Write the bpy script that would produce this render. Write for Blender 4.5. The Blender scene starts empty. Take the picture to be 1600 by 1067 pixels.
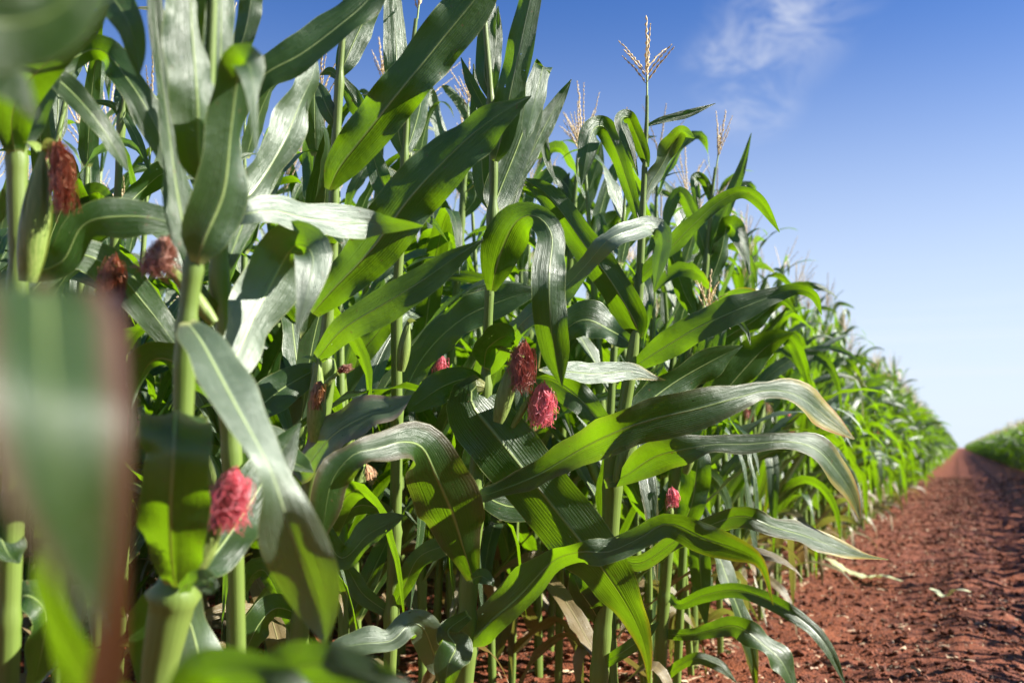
import bpy, math, random
import numpy as np
from mathutils import Vector

rnd = random.Random(7)
SC = bpy.context.scene
COL = SC.collection
R = math.radians

# ------------------------------------------------------------------ camera
W, H, FPX = 1600.0, 1067.0, 1556.0          # photograph frame, focal length in its pixels
CAM_H, YAW, PITCH = 0.75, R(24.07), R(6.05)
cd = bpy.data.cameras.new('camera')
cam = bpy.data.objects.new('camera', cd); COL.objects.link(cam)
cam.location = (0, 0, CAM_H)
cam.rotation_euler = (R(90) + PITCH, 0, YAW)
cd.sensor_width = 36.0
cd.lens = FPX / W * 36.0
cd.clip_start = 0.02; cd.clip_end = 3000
cd.dof.use_dof = True
cd.dof.focus_distance = 1.95
cd.dof.aperture_fstop = 3.9
SC.camera = cam

# ------------------------------------------------------------------ sky and sun
SUN_EL = R(33)
SUN_RIGHT = R(95)                            # how far right of the view axis the sun stands
az = YAW - SUN_RIGHT                         # angle from +Y, counter-clockwise
sun_dir = Vector((-math.sin(az) * math.cos(SUN_EL), math.cos(az) * math.cos(SUN_EL), math.sin(SUN_EL)))
world = bpy.data.worlds.new('World'); SC.world = world; world.use_nodes = True
wn, wl = world.node_tree.nodes, world.node_tree.links
wn.clear()
wo = wn.new('ShaderNodeOutputWorld'); bg = wn.new('ShaderNodeBackground')
sky = wn.new('ShaderNodeTexSky'); sky.sky_type = 'NISHITA'; sky.sun_disc = False
sky.sun_elevation = SUN_EL
sky.sun_rotation = -az                       # clockwise from +Y
sky.air_density = 1.0; sky.dust_density = 0.3; sky.ozone_density = 4.0; sky.altitude = 600
bg.inputs['Strength'].default_value = 0.05
tc = wn.new('ShaderNodeTexCoord')
def wdir(px, py):
    f = Vector((-math.sin(YAW) * math.cos(PITCH), math.cos(YAW) * math.cos(PITCH), math.sin(PITCH)))
    r = Vector((math.cos(YAW), math.sin(YAW), 0)); u = r.cross(f)
    return (f + r * ((px - W / 2) / FPX) - u * ((py - H / 2) / FPX)).normalized()
def wmath(op, a, b=None, c=None):
    n = wn.new('ShaderNodeMath'); n.operation = op
    for i, v in enumerate((a, b, c)):
        if v is None: continue
        if isinstance(v, (int, float)): n.inputs[i].default_value = v
        else: wl.new(v, n.inputs[i])
    return n.outputs[0]
wisp_n = wn.new('ShaderNodeTexNoise'); wisp_n.inputs['Scale'].default_value = 13; wisp_n.inputs['Detail'].default_value = 8
wisp_n.inputs['Roughness'].default_value = 0.62; wisp_n.inputs['Distortion'].default_value = 0.7
mp = wn.new('ShaderNodeMapping'); mp.inputs['Scale'].default_value = (1.0, 1.0, 1.9); mp.inputs['Rotation'].default_value = (0.3, 0.5, 0.2)
wl.new(tc.outputs['Generated'], mp.inputs['Vector']); wl.new(mp.outputs[0], wisp_n.inputs['Vector'])
def blob(px, py, rad):
    vd = wn.new('ShaderNodeVectorMath'); vd.operation = 'DISTANCE'
    wl.new(tc.outputs['Generated'], vd.inputs[0]); vd.inputs[1].default_value = wdir(px, py)
    mr = wn.new('ShaderNodeMapRange'); mr.interpolation_type = 'SMOOTHSTEP'
    wl.new(vd.outputs['Value'], mr.inputs[0])
    mr.inputs[1].default_value = rad; mr.inputs[2].default_value = 0.0; mr.inputs[3].default_value = 0; mr.inputs[4].default_value = 1
    return mr.outputs[0]
m = None
for b in ((1225, 20, .085), (1185, 70, .075), (1175, 150, .06), (1130, 100, .05), (1270, -30, .08)):
    v = blob(*b); m = v if m is None else wmath('MAXIMUM', m, v)
mr = wn.new('ShaderNodeMapRange'); mr.interpolation_type = 'SMOOTHSTEP'
wl.new(wisp_n.outputs['Fac'], mr.inputs[0]); mr.inputs[1].default_value = .34; mr.inputs[2].default_value = .74
cloud = wmath('MULTIPLY', wmath('MULTIPLY', mr.outputs[0], m), 0.62)
# thin flat stratus bars low over the horizon
sep = wn.new('ShaderNodeSeparateXYZ'); wl.new(tc.outputs['Generated'], sep.inputs[0])
mp2 = wn.new('ShaderNodeMapping'); mp2.inputs['Scale'].default_value = (1.2, 1.2, 26)
wl.new(tc.outputs['Generated'], mp2.inputs['Vector'])
st = wn.new('ShaderNodeTexNoise'); st.inputs['Scale'].default_value = 1.6; st.inputs['Detail'].default_value = 4
wl.new(mp2.outputs[0], st.inputs['Vector'])
sm = wn.new('ShaderNodeMapRange'); sm.interpolation_type = 'SMOOTHSTEP'; wl.new(st.outputs['Fac'], sm.inputs[0])
sm.inputs[1].default_value = .45; sm.inputs[2].default_value = .75
hz = wn.new('ShaderNodeMapRange'); hz.interpolation_type = 'SMOOTHSTEP'; wl.new(sep.outputs['Z'], hz.inputs[0])
hz.inputs[1].default_value = .22; hz.inputs[2].default_value = .02
low = wmath('MULTIPLY', wmath('MULTIPLY', sm.outputs[0], hz.outputs[0]), 0.35)
fac = cloud
milk = wn.new('ShaderNodeMapRange'); milk.interpolation_type = 'SMOOTHERSTEP'; wl.new(sep.outputs['Z'], milk.inputs[0])
milk.inputs[1].default_value = .50; milk.inputs[2].default_value = -.06; milk.inputs[4].default_value = .97
lowf = wmath('ADD', milk.outputs[0], wmath('MULTIPLY', low, .5)); lowf = wmath('MINIMUM', lowf, 1.0)
hs = wn.new('ShaderNodeHueSaturation'); hs.inputs['Hue'].default_value = 0.514; hs.inputs['Saturation'].default_value = 1.24; hs.inputs['Value'].default_value = 1.08
wl.new(sky.outputs[0], hs.inputs['Color'])
cm = wn.new('ShaderNodeMix'); cm.data_type = 'RGBA'
cm0 = wn.new('ShaderNodeMix'); cm0.data_type = 'RGBA'
wl.new(lowf, cm0.inputs[0]); wl.new(hs.outputs[0], cm0.inputs[6]); cm0.inputs[7].default_value = (5.2, 5.9, 6.9, 1)
wl.new(fac, cm.inputs[0]); wl.new(cm0.outputs[2], cm.inputs[6]); cm.inputs[7].default_value = (5.8, 6.0, 6.4, 1)
wl.new(cm.outputs[2], bg.inputs['Color']); wl.new(bg.outputs[0], wo.inputs[0])

sl = bpy.data.lights.new('sun', 'SUN'); sl.energy = 5.0; sl.angle = R(0.53); sl.color = (1.0, .95, .87)
so = bpy.data.objects.new('sun', sl); COL.objects.link(so)
so.rotation_euler = (-sun_dir).to_track_quat('-Z', 'Y').to_euler(); so.location = sun_dir * 30

vs = SC.view_settings
vs.view_transform = 'Standard'; vs.look = 'None'; vs.gamma = 1; vs.use_curve_mapping = False
vs.exposure = 1.64
SC.render.engine = 'CYCLES'
cy = SC.cycles
cy.use_denoising = True
cy.max_bounces = 6; cy.diffuse_bounces = 2; cy.transmission_bounces = 4; cy.glossy_bounces = 2; cy.transparent_max_bounces = 6
cy.sample_clamp_indirect = 6; cy.caustics_reflective = False; cy.caustics_refractive = False

# ------------------------------------------------------------------ frame <-> place
F = Vector((-math.sin(YAW) * math.cos(PITCH), math.cos(YAW) * math.cos(PITCH), math.sin(PITCH)))
RT = Vector((math.cos(YAW), math.sin(YAW), 0)); UP = RT.cross(F)
CAM = Vector((0, 0, CAM_H))
def at(px, py, d):
    return CAM + F * d + RT * ((px - W / 2) / FPX * d) - UP * ((py - H / 2) / FPX * d)
def on_ground(px, py):
    v = wdir(px, py); return CAM + v * (-CAM_H / v.z)
def depth_of(p): return (Vector(p) - CAM).dot(F)
def frame_x(p):
    v = Vector(p) - CAM; return W / 2 + v.dot(RT) / max(v.dot(F), .01) * FPX

# ------------------------------------------------------------------ materials
def mat(name):
    m_ = bpy.data.materials.new(name); m_.use_nodes = True
    nt = m_.node_tree; nt.nodes.clear()
    return m_, nt
class NG:
    def __init__(s, nt): s.nt = nt; s.n = nt.nodes; s.l = nt.links
    def node(s, t, **kw):
        n = s.n.new(t)
        for k, v in kw.items(): setattr(n, k, v)
        return n
    def put(s, n, i, v):
        if v is None: return
        if isinstance(v, bpy.types.NodeSocket): s.l.new(v, n.inputs[i])
        else: n.inputs[i].default_value = v
    def math(s, op, a, b=None, c=None, clamp=False):
        n = s.node('ShaderNodeMath', operation=op, use_clamp=clamp)
        for i, v in enumerate((a, b, c)): s.put(n, i, v)
        return n.outputs[0]
    def ramp(s, v, a, b, c=0.0, d=1.0):
        n = s.node('ShaderNodeMapRange', interpolation_type='SMOOTHSTEP')
        for i, x in enumerate((v, a, b, c, d)): s.put(n, i, x)
        return n.outputs[0]
    def mix(s, f, a, b):
        n = s.node('ShaderNodeMix', data_type='RGBA'); s.put(n, 0, f)
        for i, v in ((6, a), (7, b)):
            if isinstance(v, tuple): v = (*v, 1) if len(v) == 3 else v
            s.put(n, i, v)
        return n.outputs[2]
    def noise(s, vec, scale, detail=3, rough=.5, dist=0):
        n = s.node('ShaderNodeTexNoise'); s.put(n, 'Vector', vec)
        n.inputs['Scale'].default_value = scale; n.inputs['Detail'].default_value = detail
        n.inputs['Roughness'].default_value = rough; n.inputs['Distortion'].default_value = dist
        return n.outputs['Fac']
    def comb(s, x, y, z):
        n = s.node('ShaderNodeCombineXYZ')
        for i, v in enumerate((x, y, z)): s.put(n, i, v)
        return n.outputs[0]
    def attr(s, name):
        n = s.node('ShaderNodeAttribute', attribute_type='OBJECT', attribute_name=name); return n.outputs['Fac']

def leaf_material():
    m_, nt = mat('corn_leaf'); g = NG(nt)
    out = g.node('ShaderNodeOutputMaterial')
    uvn = g.node('ShaderNodeUVMap'); sp = g.node('ShaderNodeSeparateXYZ'); nt.links.new(uvn.outputs[0], sp.inputs[0])
    u, v = sp.outputs[0], sp.outputs[1]
    oi = g.node('ShaderNodeObjectInfo'); rn = oi.outputs['Random']
    burn, purple, dry, wax, maroon = g.attr('burn'), g.attr('purple'), g.attr('dry'), g.attr('wax'), g.attr('maroon')
    uo = g.math('ADD', u, g.math('MULTIPLY', rn, 31.0))
    cu = g.math('MULTIPLY', g.math('ABSOLUTE', g.math('SUBTRACT', u, .5)), 2)
    streak = g.noise(g.comb(g.math('MULTIPLY', uo, 55.0), g.math('MULTIPLY', v, 2.2), 0), 1.0, 3, .6)
    fine = g.math('SINE', g.math('MULTIPLY', u, 2 * math.pi * 22))
    blot = g.noise(g.comb(g.math('MULTIPLY', uo, 2.5), g.math('MULTIPLY', v, 9.0), 0), 1.0, 4, .6)
    rib = g.ramp(cu, g.math('SUBTRACT', 0.085, g.math('MULTIPLY', v, .05)), 0.012)
    rib = g.math('MULTIPLY', rib, g.ramp(v, .98, .55, .15, 1.0))
    edge = g.ramp(cu, .955, 1.0)
    c = g.mix(streak, (.004, .020, .002), (.013, .044, .005))
    c = g.mix(g.math('MULTIPLY', g.ramp(blot, .35, .75), .5), c, (.022, .060, .006))
    c = g.mix(g.math('MULTIPLY', rn, .3), c, (.026, .055, .006))
    c = g.mix(rib, c, (.30, .40, .13))
    c = g.mix(g.math('MULTIPLY', edge, .6), c, (.30, .34, .12))
    base = g.ramp(v, .035, .0)
    c = g.mix(base, c, (.40, .42, .12))
    t = g.mix(streak, (.20, .46, .003), (.42, .78, .006))
    t = g.mix(g.math('MULTIPLY', rn, .22), t, (.46, .70, .01))
    t = g.mix(g.math('MULTIPLY', rib, .75), t, (.16, .20, .012))
    t = g.mix(g.math('MULTIPLY', g.ramp(fine, .2, 1.0), .22), t, (.14, .38, .003))
    # scorch along the tip and margins
    pat = g.noise(g.comb(g.math('MULTIPLY', uo, 14.0), g.math('MULTIPLY', v, 2.4), 3.0), 1.0, 4, .65)
    reach = g.math('ADD', g.math('MULTIPLY', g.ramp(v, .45, 1.0), .75), g.math('MULTIPLY', g.ramp(cu, .35, 1.0), .34))
    bm = g.math('MULTIPLY', g.ramp(g.math('ADD', reach, g.math('MULTIPLY', pat, .6)), .92, 1.25), burn)
    bm2 = g.math('MULTIPLY', g.ramp(g.math('ADD', reach, g.math('MULTIPLY', pat, .6)), 1.2, 1.5), burn)
    c = g.mix(bm, c, (.30, .26, .03)); c = g.mix(bm2, c, (.36, .10, .02))
    t = g.mix(bm, t, (.70, .50, .02)); t = g.mix(bm2, t, (.80, .16, .015))
    pm = g.math('MULTIPLY', g.ramp(g.math('ADD', cu, g.math('MULTIPLY', pat, .4)), .7, 1.15), purple)
    c = g.mix(pm, c, (.22, .05, .07)); t = g.mix(pm, t, (.30, .06, .05))
    c = g.mix(dry, c, g.mix(streak, (.17, .11, .05), (.30, .21, .10))); t = g.mix(dry, t, (.28, .18, .06))
    c = g.mix(maroon, c, (.07, .012, .014)); t = g.mix(maroon, t, (.16, .02, .015))
    # specks of dust and pollen
    geo = g.node('ShaderNodeNewGeometry')
    spk = g.noise(geo.outputs['Position'], 420, 2, .5)
    c = g.mix(g.math('MULTIPLY', g.ramp(spk, .70, .76), .55), c, (.36, .33, .20))
    sp2 = g.ramp(g.noise(geo.outputs['Position'], 130, 2, .5), .71, .76)
    c = g.mix(g.math('MULTIPLY', sp2, .7), c, (.16, .09, .03)); t = g.mix(g.math('MULTIPLY', sp2, .8), t, (.20, .10, .02))
    bump = g.node('ShaderNodeBump'); bump.inputs['Strength'].default_value = .55; bump.inputs['Distance'].default_value = .0020
    hgt = g.math('ADD', g.math('MULTIPLY', fine, .10), g.math('MULTIPLY', streak, 1.3))
    hgt = g.math('ADD', hgt, g.math('MULTIPLY', rib, -1.6))
    hgt = g.math('ADD', hgt, g.math('MULTIPLY', g.noise(geo.outputs['Position'], 60, 3), 1.2))
    nt.links.new(hgt, bump.inputs['Height'])
    p = g.node('ShaderNodeBsdfPrincipled')
    nt.links.new(c, p.inputs['Base Color']); nt.links.new(bump.outputs[0], p.inputs['Normal'])
    rough = g.math('ADD', .26, g.math('MULTIPLY', streak, .28))
    nt.links.new(rough, p.inputs['Roughness'])
    p.inputs['IOR'].default_value = 1.5; p.inputs['Specular IOR Level'].default_value = .42
    p.inputs['Coat Weight'].default_value = .06; p.inputs['Coat Roughness'].default_value = .30; p.inputs['Coat IOR'].default_value = 1.5
    nt.links.new(bump.outputs[0], p.inputs['Coat Normal'])
    tr = g.node('ShaderNodeBsdfTranslucent'); nt.links.new(t, tr.inputs['Color']); nt.links.new(bump.outputs[0], tr.inputs['Normal'])
    ms = g.node('ShaderNodeMixShader'); ms.inputs[0].default_value = .27
    nt.links.new(p.outputs[0], ms.inputs[1]); nt.links.new(tr.outputs[0], ms.inputs[2]); gl = g.node('ShaderNodeBsdfGlossy'); gl.inputs['Color'].default_value = (.92, 1, .90, 1); nt.links.new(bump.outputs[0], gl.inputs['Normal'])
    nt.links.new(g.math('ADD', g.math('ADD', .30, g.math('MULTIPLY', wax, .12)), g.math('MULTIPLY', streak, .26)), gl.inputs['Roughness'])
    m2 = g.node('ShaderNodeMixShader'); nt.links.new(g.math('ADD', g.math('ADD', .004, g.math('MULTIPLY', blot, .032)), g.math('MULTIPLY', wax, .10)), m2.inputs[0])
    nt.links.new(ms.outputs[0], m2.inputs[1]); nt.links.new(gl.outputs[0], m2.inputs[2])
    # insect holes, on some leaves only
    hole = g.math('MULTIPLY', g.math('GREATER_THAN', g.noise(g.comb(g.math('MULTIPLY', uo, 9.0), g.math('MULTIPLY', v, 34.0), 5.0), 1.0, 2, .5), .745), g.math('GREATER_THAN', rn, .45))
    hole = g.math('MULTIPLY', hole, g.ramp(cu, .12, .2))
    tp = g.node('ShaderNodeBsdfTransparent'); m3 = g.node('ShaderNodeMixShader'); nt.links.new(hole, m3.inputs[0])
    nt.links.new(m2.outputs[0], m3.inputs[1]); nt.links.new(tp.outputs[0], m3.inputs[2]); nt.links.new(m3.outputs[0], out.inputs[0])
    return m_

def plain(name, c1, c2, rough=.5, scale=30, stretch=(1, 1, 1), trans=0, tcol=None, bumpd=.001, spec=.5):
    m_, nt = mat(name); g = NG(nt)
    out = g.node('ShaderNodeOutputMaterial')
    tcn = g.node('ShaderNodeTexCoord'); mpn = g.node('ShaderNodeMapping'); mpn.inputs['Scale'].default_value = stretch
    nt.links.new(tcn.outputs['Object'], mpn.inputs[0])
    n1 = g.noise(mpn.outputs[0], scale, 5, .65)
    oi = g.node('ShaderNodeObjectInfo')
    f = g.math('ADD', g.ramp(n1, .3, .72, 0, .8), g.math('MULTIPLY', oi.outputs['Random'], .2))
    c = g.mix(f, c1, c2)
    p = g.node('ShaderNodeBsdfPrincipled'); nt.links.new(c, p.inputs['Base Color'])
    p.inputs['Roughness'].default_value = rough; p.inputs['Specular IOR Level'].default_value = spec
    b = g.node('ShaderNodeBump'); b.inputs['Distance'].default_value = bumpd; b.inputs['Strength'].default_value = .6
    nt.links.new(n1, b.inputs['Height']); nt.links.new(b.outputs[0], p.inputs['Normal'])
    if trans:
        tr = g.node('ShaderNodeBsdfTranslucent'); tr.inputs['Color'].default_value = (*(tcol or c2), 1)
        ms = g.node('ShaderNodeMixShader'); ms.inputs[0].default_value = trans
        nt.links.new(p.outputs[0], ms.inputs[1]); nt.links.new(tr.outputs[0], ms.inputs[2]); nt.links.new(ms.outputs[0], out.inputs[0])
    else: nt.links.new(p.outputs[0], out.inputs[0])
    return m_

def stalk_material():
    m_, nt = mat('corn_stalk'); g = NG(nt)
    out = g.node('ShaderNodeOutputMaterial')
    uvn = g.node('ShaderNodeUVMap'); sp = g.node('ShaderNodeSeparateXYZ'); nt.links.new(uvn.outputs[0], sp.inputs[0])
    oi = g.node('ShaderNodeObjectInfo')
    geo = g.node('ShaderNodeNewGeometry')
    st = g.noise(g.comb(g.math('MULTIPLY', sp.outputs[0], 26), g.math('MULTIPLY', sp.outputs[1], 5), oi.outputs['Random']), 1, 4, .6)
    big = g.noise(geo.outputs['Position'], 9, 3, .5)
    c = g.mix(st, (.065, .13, .018), (.15, .23, .040))
    c = g.mix(g.math('MULTIPLY', big, .45), c, (.24, .28, .07))
    ring = g.attr('none')
    p = g.node('ShaderNodeBsdfPrincipled'); nt.links.new(c, p.inputs['Base Color'])
    p.inputs['Roughness'].default_value = .42
    b = g.node('ShaderNodeBump'); b.inputs['Distance'].default_value = .0012; b.inputs['Strength'].default_value = .7
    nt.links.new(st, b.inputs['Height']); nt.links.new(b.outputs[0], p.inputs['Normal'])
    tr = g.node('ShaderNodeBsdfTranslucent'); tr.inputs['Color'].default_value = (.35, .5, .06, 1)
    ms = g.node('ShaderNodeMixShader'); ms.inputs[0].default_value = .10
    nt.links.new(p.outputs[0], ms.inputs[1]); nt.links.new(tr.outputs[0], ms.inputs[2]); nt.links.new(ms.outputs[0], out.inputs[0])
    return m_

def soil_material(name='red_soil'):
    m_, nt = mat(name); g = NG(nt)
    out = g.node('ShaderNodeOutputMaterial')
    geo = g.node('ShaderNodeNewGeometry'); pos = geo.outputs['Position']
    sp = g.node('ShaderNodeSeparateXYZ'); nt.links.new(pos, sp.inputs[0])
    n1 = g.noise(pos, 3.2, 6, .6); n2 = g.noise(pos, 42, 6, .7); n3 = g.noise(pos, 0.5, 3, .5)
    c = g.mix(g.ramp(n2, .3, .7), (.042, .008, .0025), (.225, .054, .013))
    c = g.mix(g.math('MULTIPLY', g.ramp(n1, .35, .7), .55), c, (.25, .066, .017))
    c = g.mix(g.math('MULTIPLY', g.ramp(n3, .4, .65), .35), c, (.15, .036, .018))
    vo = g.node('ShaderNodeTexVoronoi'); vo.inputs['Scale'].default_value = 120; nt.links.new(pos, vo.inputs['Vector'])
    spk = g.ramp(g.noise(pos, 75, 2), .66, .72)
    c = g.mix(g.math('MULTIPLY', spk, .6), c, (.42, .25, .16))
    # compacted wheel track is smoother and paler
    p = g.node('ShaderNodeBsdfPrincipled'); nt.links.new(c, p.inputs['Base Color'])
    p.inputs['Roughness'].default_value = .78; p.inputs['Specular IOR Level'].default_value = .35
    b = g.node('ShaderNodeBump'); b.inputs['Distance'].default_value = .012; b.inputs['Strength'].default_value = .9
    h_ = g.math('ADD', g.math('MULTIPLY', n2, 1.0), g.math('MULTIPLY', vo.outputs['Distance'], .6))
    nt.links.new(h_, b.inputs['Height']); nt.links.new(b.outputs[0], p.inputs['Normal'])
    nt.links.new(p.outputs[0], out.inputs[0])
    return m_

M = dict(
    leaf=leaf_material(), stalk=stalk_material(), soil=soil_material(),
    husk=plain('corn_husk', (.13, .21, .035), (.30, .37, .10), .45, 60, (6, 6, .5), .15, (.5, .6, .12)),
    pink=plain('silk_pink', (.92, .22, .32), (1.0, .66, .66), .4, 200, trans=.5, tcol=(1.0, .42, .48)),
    wine=plain('silk_wine', (.30, .10, .09), (.66, .36, .29), .5, 40, trans=.35, tcol=(.7, .25, .2)),
    rust=plain('silk_rust', (.28, .11, .06), (.58, .30, .18), .5, 40, trans=.25, tcol=(.7, .2, .1)),
    tan=plain('silk_tan', (.30, .15, .07), (.62, .38, .20), .5, 40, trans=.25, tcol=(.8, .5, .25)),
    rose=plain('silk_rose', (.36, .16, .12), (.66, .42, .34), .45, 40, trans=.35, tcol=(.8, .5, .4)),
    tassel=plain('tassel_tan', (.56, .42, .22), (.84, .70, .42), .6, 160, trans=.3, tcol=(.72, .58, .30)),
    tstem=plain('tassel_stem', (.20, .30, .09), (.36, .44, .18), .5, 60),
    clod=plain('soil_clod', (.045, .010, .003), (.24, .060, .015), .85, 70, bumpd=.003),
    straw=plain('dry_straw', (.30, .17, .09), (.55, .42, .27), .65, 60, (1, 1, 1)),
    strip=plain('cut_leaf', (.50, .58, .24), (.80, .80, .55), .5, 20, (1, 8, 1), .15, (.5, .6, .2)),
)

# ------------------------------------------------------------------ mesh helpers
def grid_mesh(name, P, UV=None, closed=False, material=None):
    """P: (n, m, 3) grid of points."""
    n, m_ = P.shape[:2]
    me = bpy.data.meshes.new(name)
    i, j = np.meshgrid(np.arange(n - 1), np.arange(m_ - 1), indexing='ij')
    a = (i * m_ + j).ravel(); q = np.stack([a, a + 1, a + m_ + 1, a + m_], 1)
    make_mesh(me, P.reshape(-1, 3), q, None if UV is None else UV.reshape(-1, 2))
    if material: me.materials.append(material)
    return me
def make_mesh(me, V, Q, UV=None):
    me.vertices.add(len(V)); me.vertices.foreach_set('co', np.ascontiguousarray(V, dtype=np.float32).ravel())
    k = Q.shape[1]
    me.loops.add(Q.size); me.loops.foreach_set('vertex_index', Q.astype(np.int32).ravel())
    me.polygons.add(len(Q)); me.polygons.foreach_set('loop_start', np.arange(len(Q), dtype=np.int32) * k)
    me.polygons.foreach_set('use_smooth', np.ones(len(Q), dtype=bool))
    if UV is not None:
        l = me.uv_layers.new(name='UVMap'); l.data.foreach_set('uv', np.ascontiguousarray(UV[Q.ravel()], dtype=np.float32).ravel())
    me.update(calc_edges=True)
def spline(P, n):
    """Catmull-Rom resampling of control rows (any width) to n rows, evenly by chord length of the first three columns."""
    P = np.asarray(P, dtype=float); k = len(P)
    if k == 2: return P[0] + (P[1] - P[0]) * np.linspace(0, 1, n)[:, None]
    E = np.vstack([2 * P[0] - P[1], P, 2 * P[-1] - P[-2]])
    out = []
    for s in range(k - 1):
        p0, p1, p2, p3 = E[s:s + 4]
        t = np.linspace(0, 1, 13)[:-1, None]
        out.append(.5 * ((2 * p1) + (-p0 + p2) * t + (2 * p0 - 5 * p1 + 4 * p2 - p3) * t ** 2 + (-p0 + 3 * p1 - 3 * p2 + p3) * t ** 3))
    D = np.vstack(out + [P[-1:]])
    L = np.concatenate([[0], np.cumsum(np.linalg.norm(np.diff(D[:, :3], axis=0), axis=1))])
    x = np.linspace(0, L[-1], n)
    return np.stack([np.interp(x, L, D[:, c]) for c in range(D.shape[1])], 1)
def nrm(a): return a / np.maximum(np.linalg.norm(a, axis=-1, keepdims=True), 1e-9)
def tangents(C):
    return nrm(np.gradient(C, axis=0))
def ribbon(C, B, hw, fold=.25, wave=.004, nc=8, seed=0, side=None):
    """Leaf blade: midrib points C, cross directions B, half widths hw."""
    rs = np.random.RandomState(seed)
    n = len(C); T = tangents(C); B = nrm(B - (B * T).sum(1, keepdims=True) * T); N = np.cross(T, B)
    if side is None: side = 1.0 if N[: max(3, int(n * .7)), 2].mean() > 0 else -1.0
    s = np.linspace(-1, 1, nc + 1)
    v = np.linspace(0, 1, n)
    P = np.zeros((n, nc + 1, 3)); UV = np.zeros((n, nc + 1, 2))
    L = np.linalg.norm(np.diff(C, axis=0), axis=1).sum()
    ph = rs.rand(4) * 6.28; fr = L * (9 + 6 * rs.rand(2)) + .5
    env = np.clip(v * 5, 0, 1) * np.clip((1 - v) * 4, 0, 1)
    for j, sj in enumerate(s):
        w1 = np.sin(v * fr[0] * 2 * math.pi * .62 + ph[0] + (0 if sj < 0 else ph[1])) + .6 * np.sin(v * fr[1] * math.pi * 1.7 + ph[2] + (0 if sj < 0 else ph[3]))
        a = abs(sj)
        off = fold * hw * a * 1.35 * side - fold * hw * .75 * a * a * side + wave * env * w1 * a ** 2 * np.clip(hw / .03, .1, 1.2)
        P[:, j] = C + B * (sj * hw)[:, None] * (1 - .12 * fold * a) + N * off[:, None]
        UV[:, j, 0] = (sj + 1) / 2; UV[:, j, 1] = v
    return P, UV
def tube(C, r, ns=8):
    """Tube grid (n, ns+1, 3) round the centre line C with radii r."""
    T = tangents(C)
    ref = np.array([0.3, 1.0, 0.1]) if abs(T[:, 2]).mean() > .6 else np.array([0, 0, 1.0])
    A = nrm(np.cross(T, ref)); Bn = np.cross(T, A)
    th = np.linspace(0, 2 * math.pi, ns + 1)
    P = C[:, None] + (A[:, None] * np.cos(th)[None, :, None] + Bn[:, None] * np.sin(th)[None, :, None]) * np.asarray(r)[:, None, None]
    L = np.concatenate([[0], np.cumsum(np.linalg.norm(np.diff(C, axis=0), axis=1))])
    UV = np.zeros(P.shape[:2] + (2,)); UV[..., 0] = np.linspace(0, 1, ns + 1)[None]; UV[..., 1] = L[:, None]
    return P, UV
class Bag:
    """several grids joined to one mesh"""
    def __init__(s): s.V = []; s.Q = []; s.U = []; s.M = []; s.k = 0; s.mats = []
    def add(s, P, UV, mt=None):
        n, m_ = P.shape[:2]
        i, j = np.meshgrid(np.arange(n - 1), np.arange(m_ - 1), indexing='ij')
        a = (i * m_ + j).ravel() + s.k
        s.Q.append(np.stack([a, a + 1, a + m_ + 1, a + m_], 1)); s.V.append(P.reshape(-1, 3)); s.U.append(UV.reshape(-1, 2)); s.k += n * m_
        if mt is not None:
            if mt not in s.mats: s.mats.append(mt)
            s.M.append(np.full(len(a), s.mats.index(mt), dtype=np.int32))
    def mesh(s, name):
        me = bpy.data.meshes.new(name)
        make_mesh(me, np.vstack(s.V), np.vstack(s.Q), np.vstack(s.U))
        for x in s.mats: me.materials.append(x)
        if s.M: me.polygons.foreach_set('material_index', np.concatenate(s.M))
        return me
def obj(name, me, parent=None, **props):
    o = bpy.data.objects.new(name, me); COL.objects.link(o)
    if parent is not None: o.parent = parent
    for k, v in props.items(): o[k] = v
    return o
def empty(name, loc, label, cat, group=None):
    o = bpy.data.objects.new(name, None); COL.objects.link(o); o.location = loc; o.empty_display_size = .05
    o['label'] = label; o['category'] = cat
    if group: o['group'] = group
    return o
def tag(o, label=None, cat=None, group=None, kind=None):
    for k, v in (('label', label), ('category', cat), ('group', group), ('kind', kind)):
        if v: o[k] = v
    return o

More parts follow.
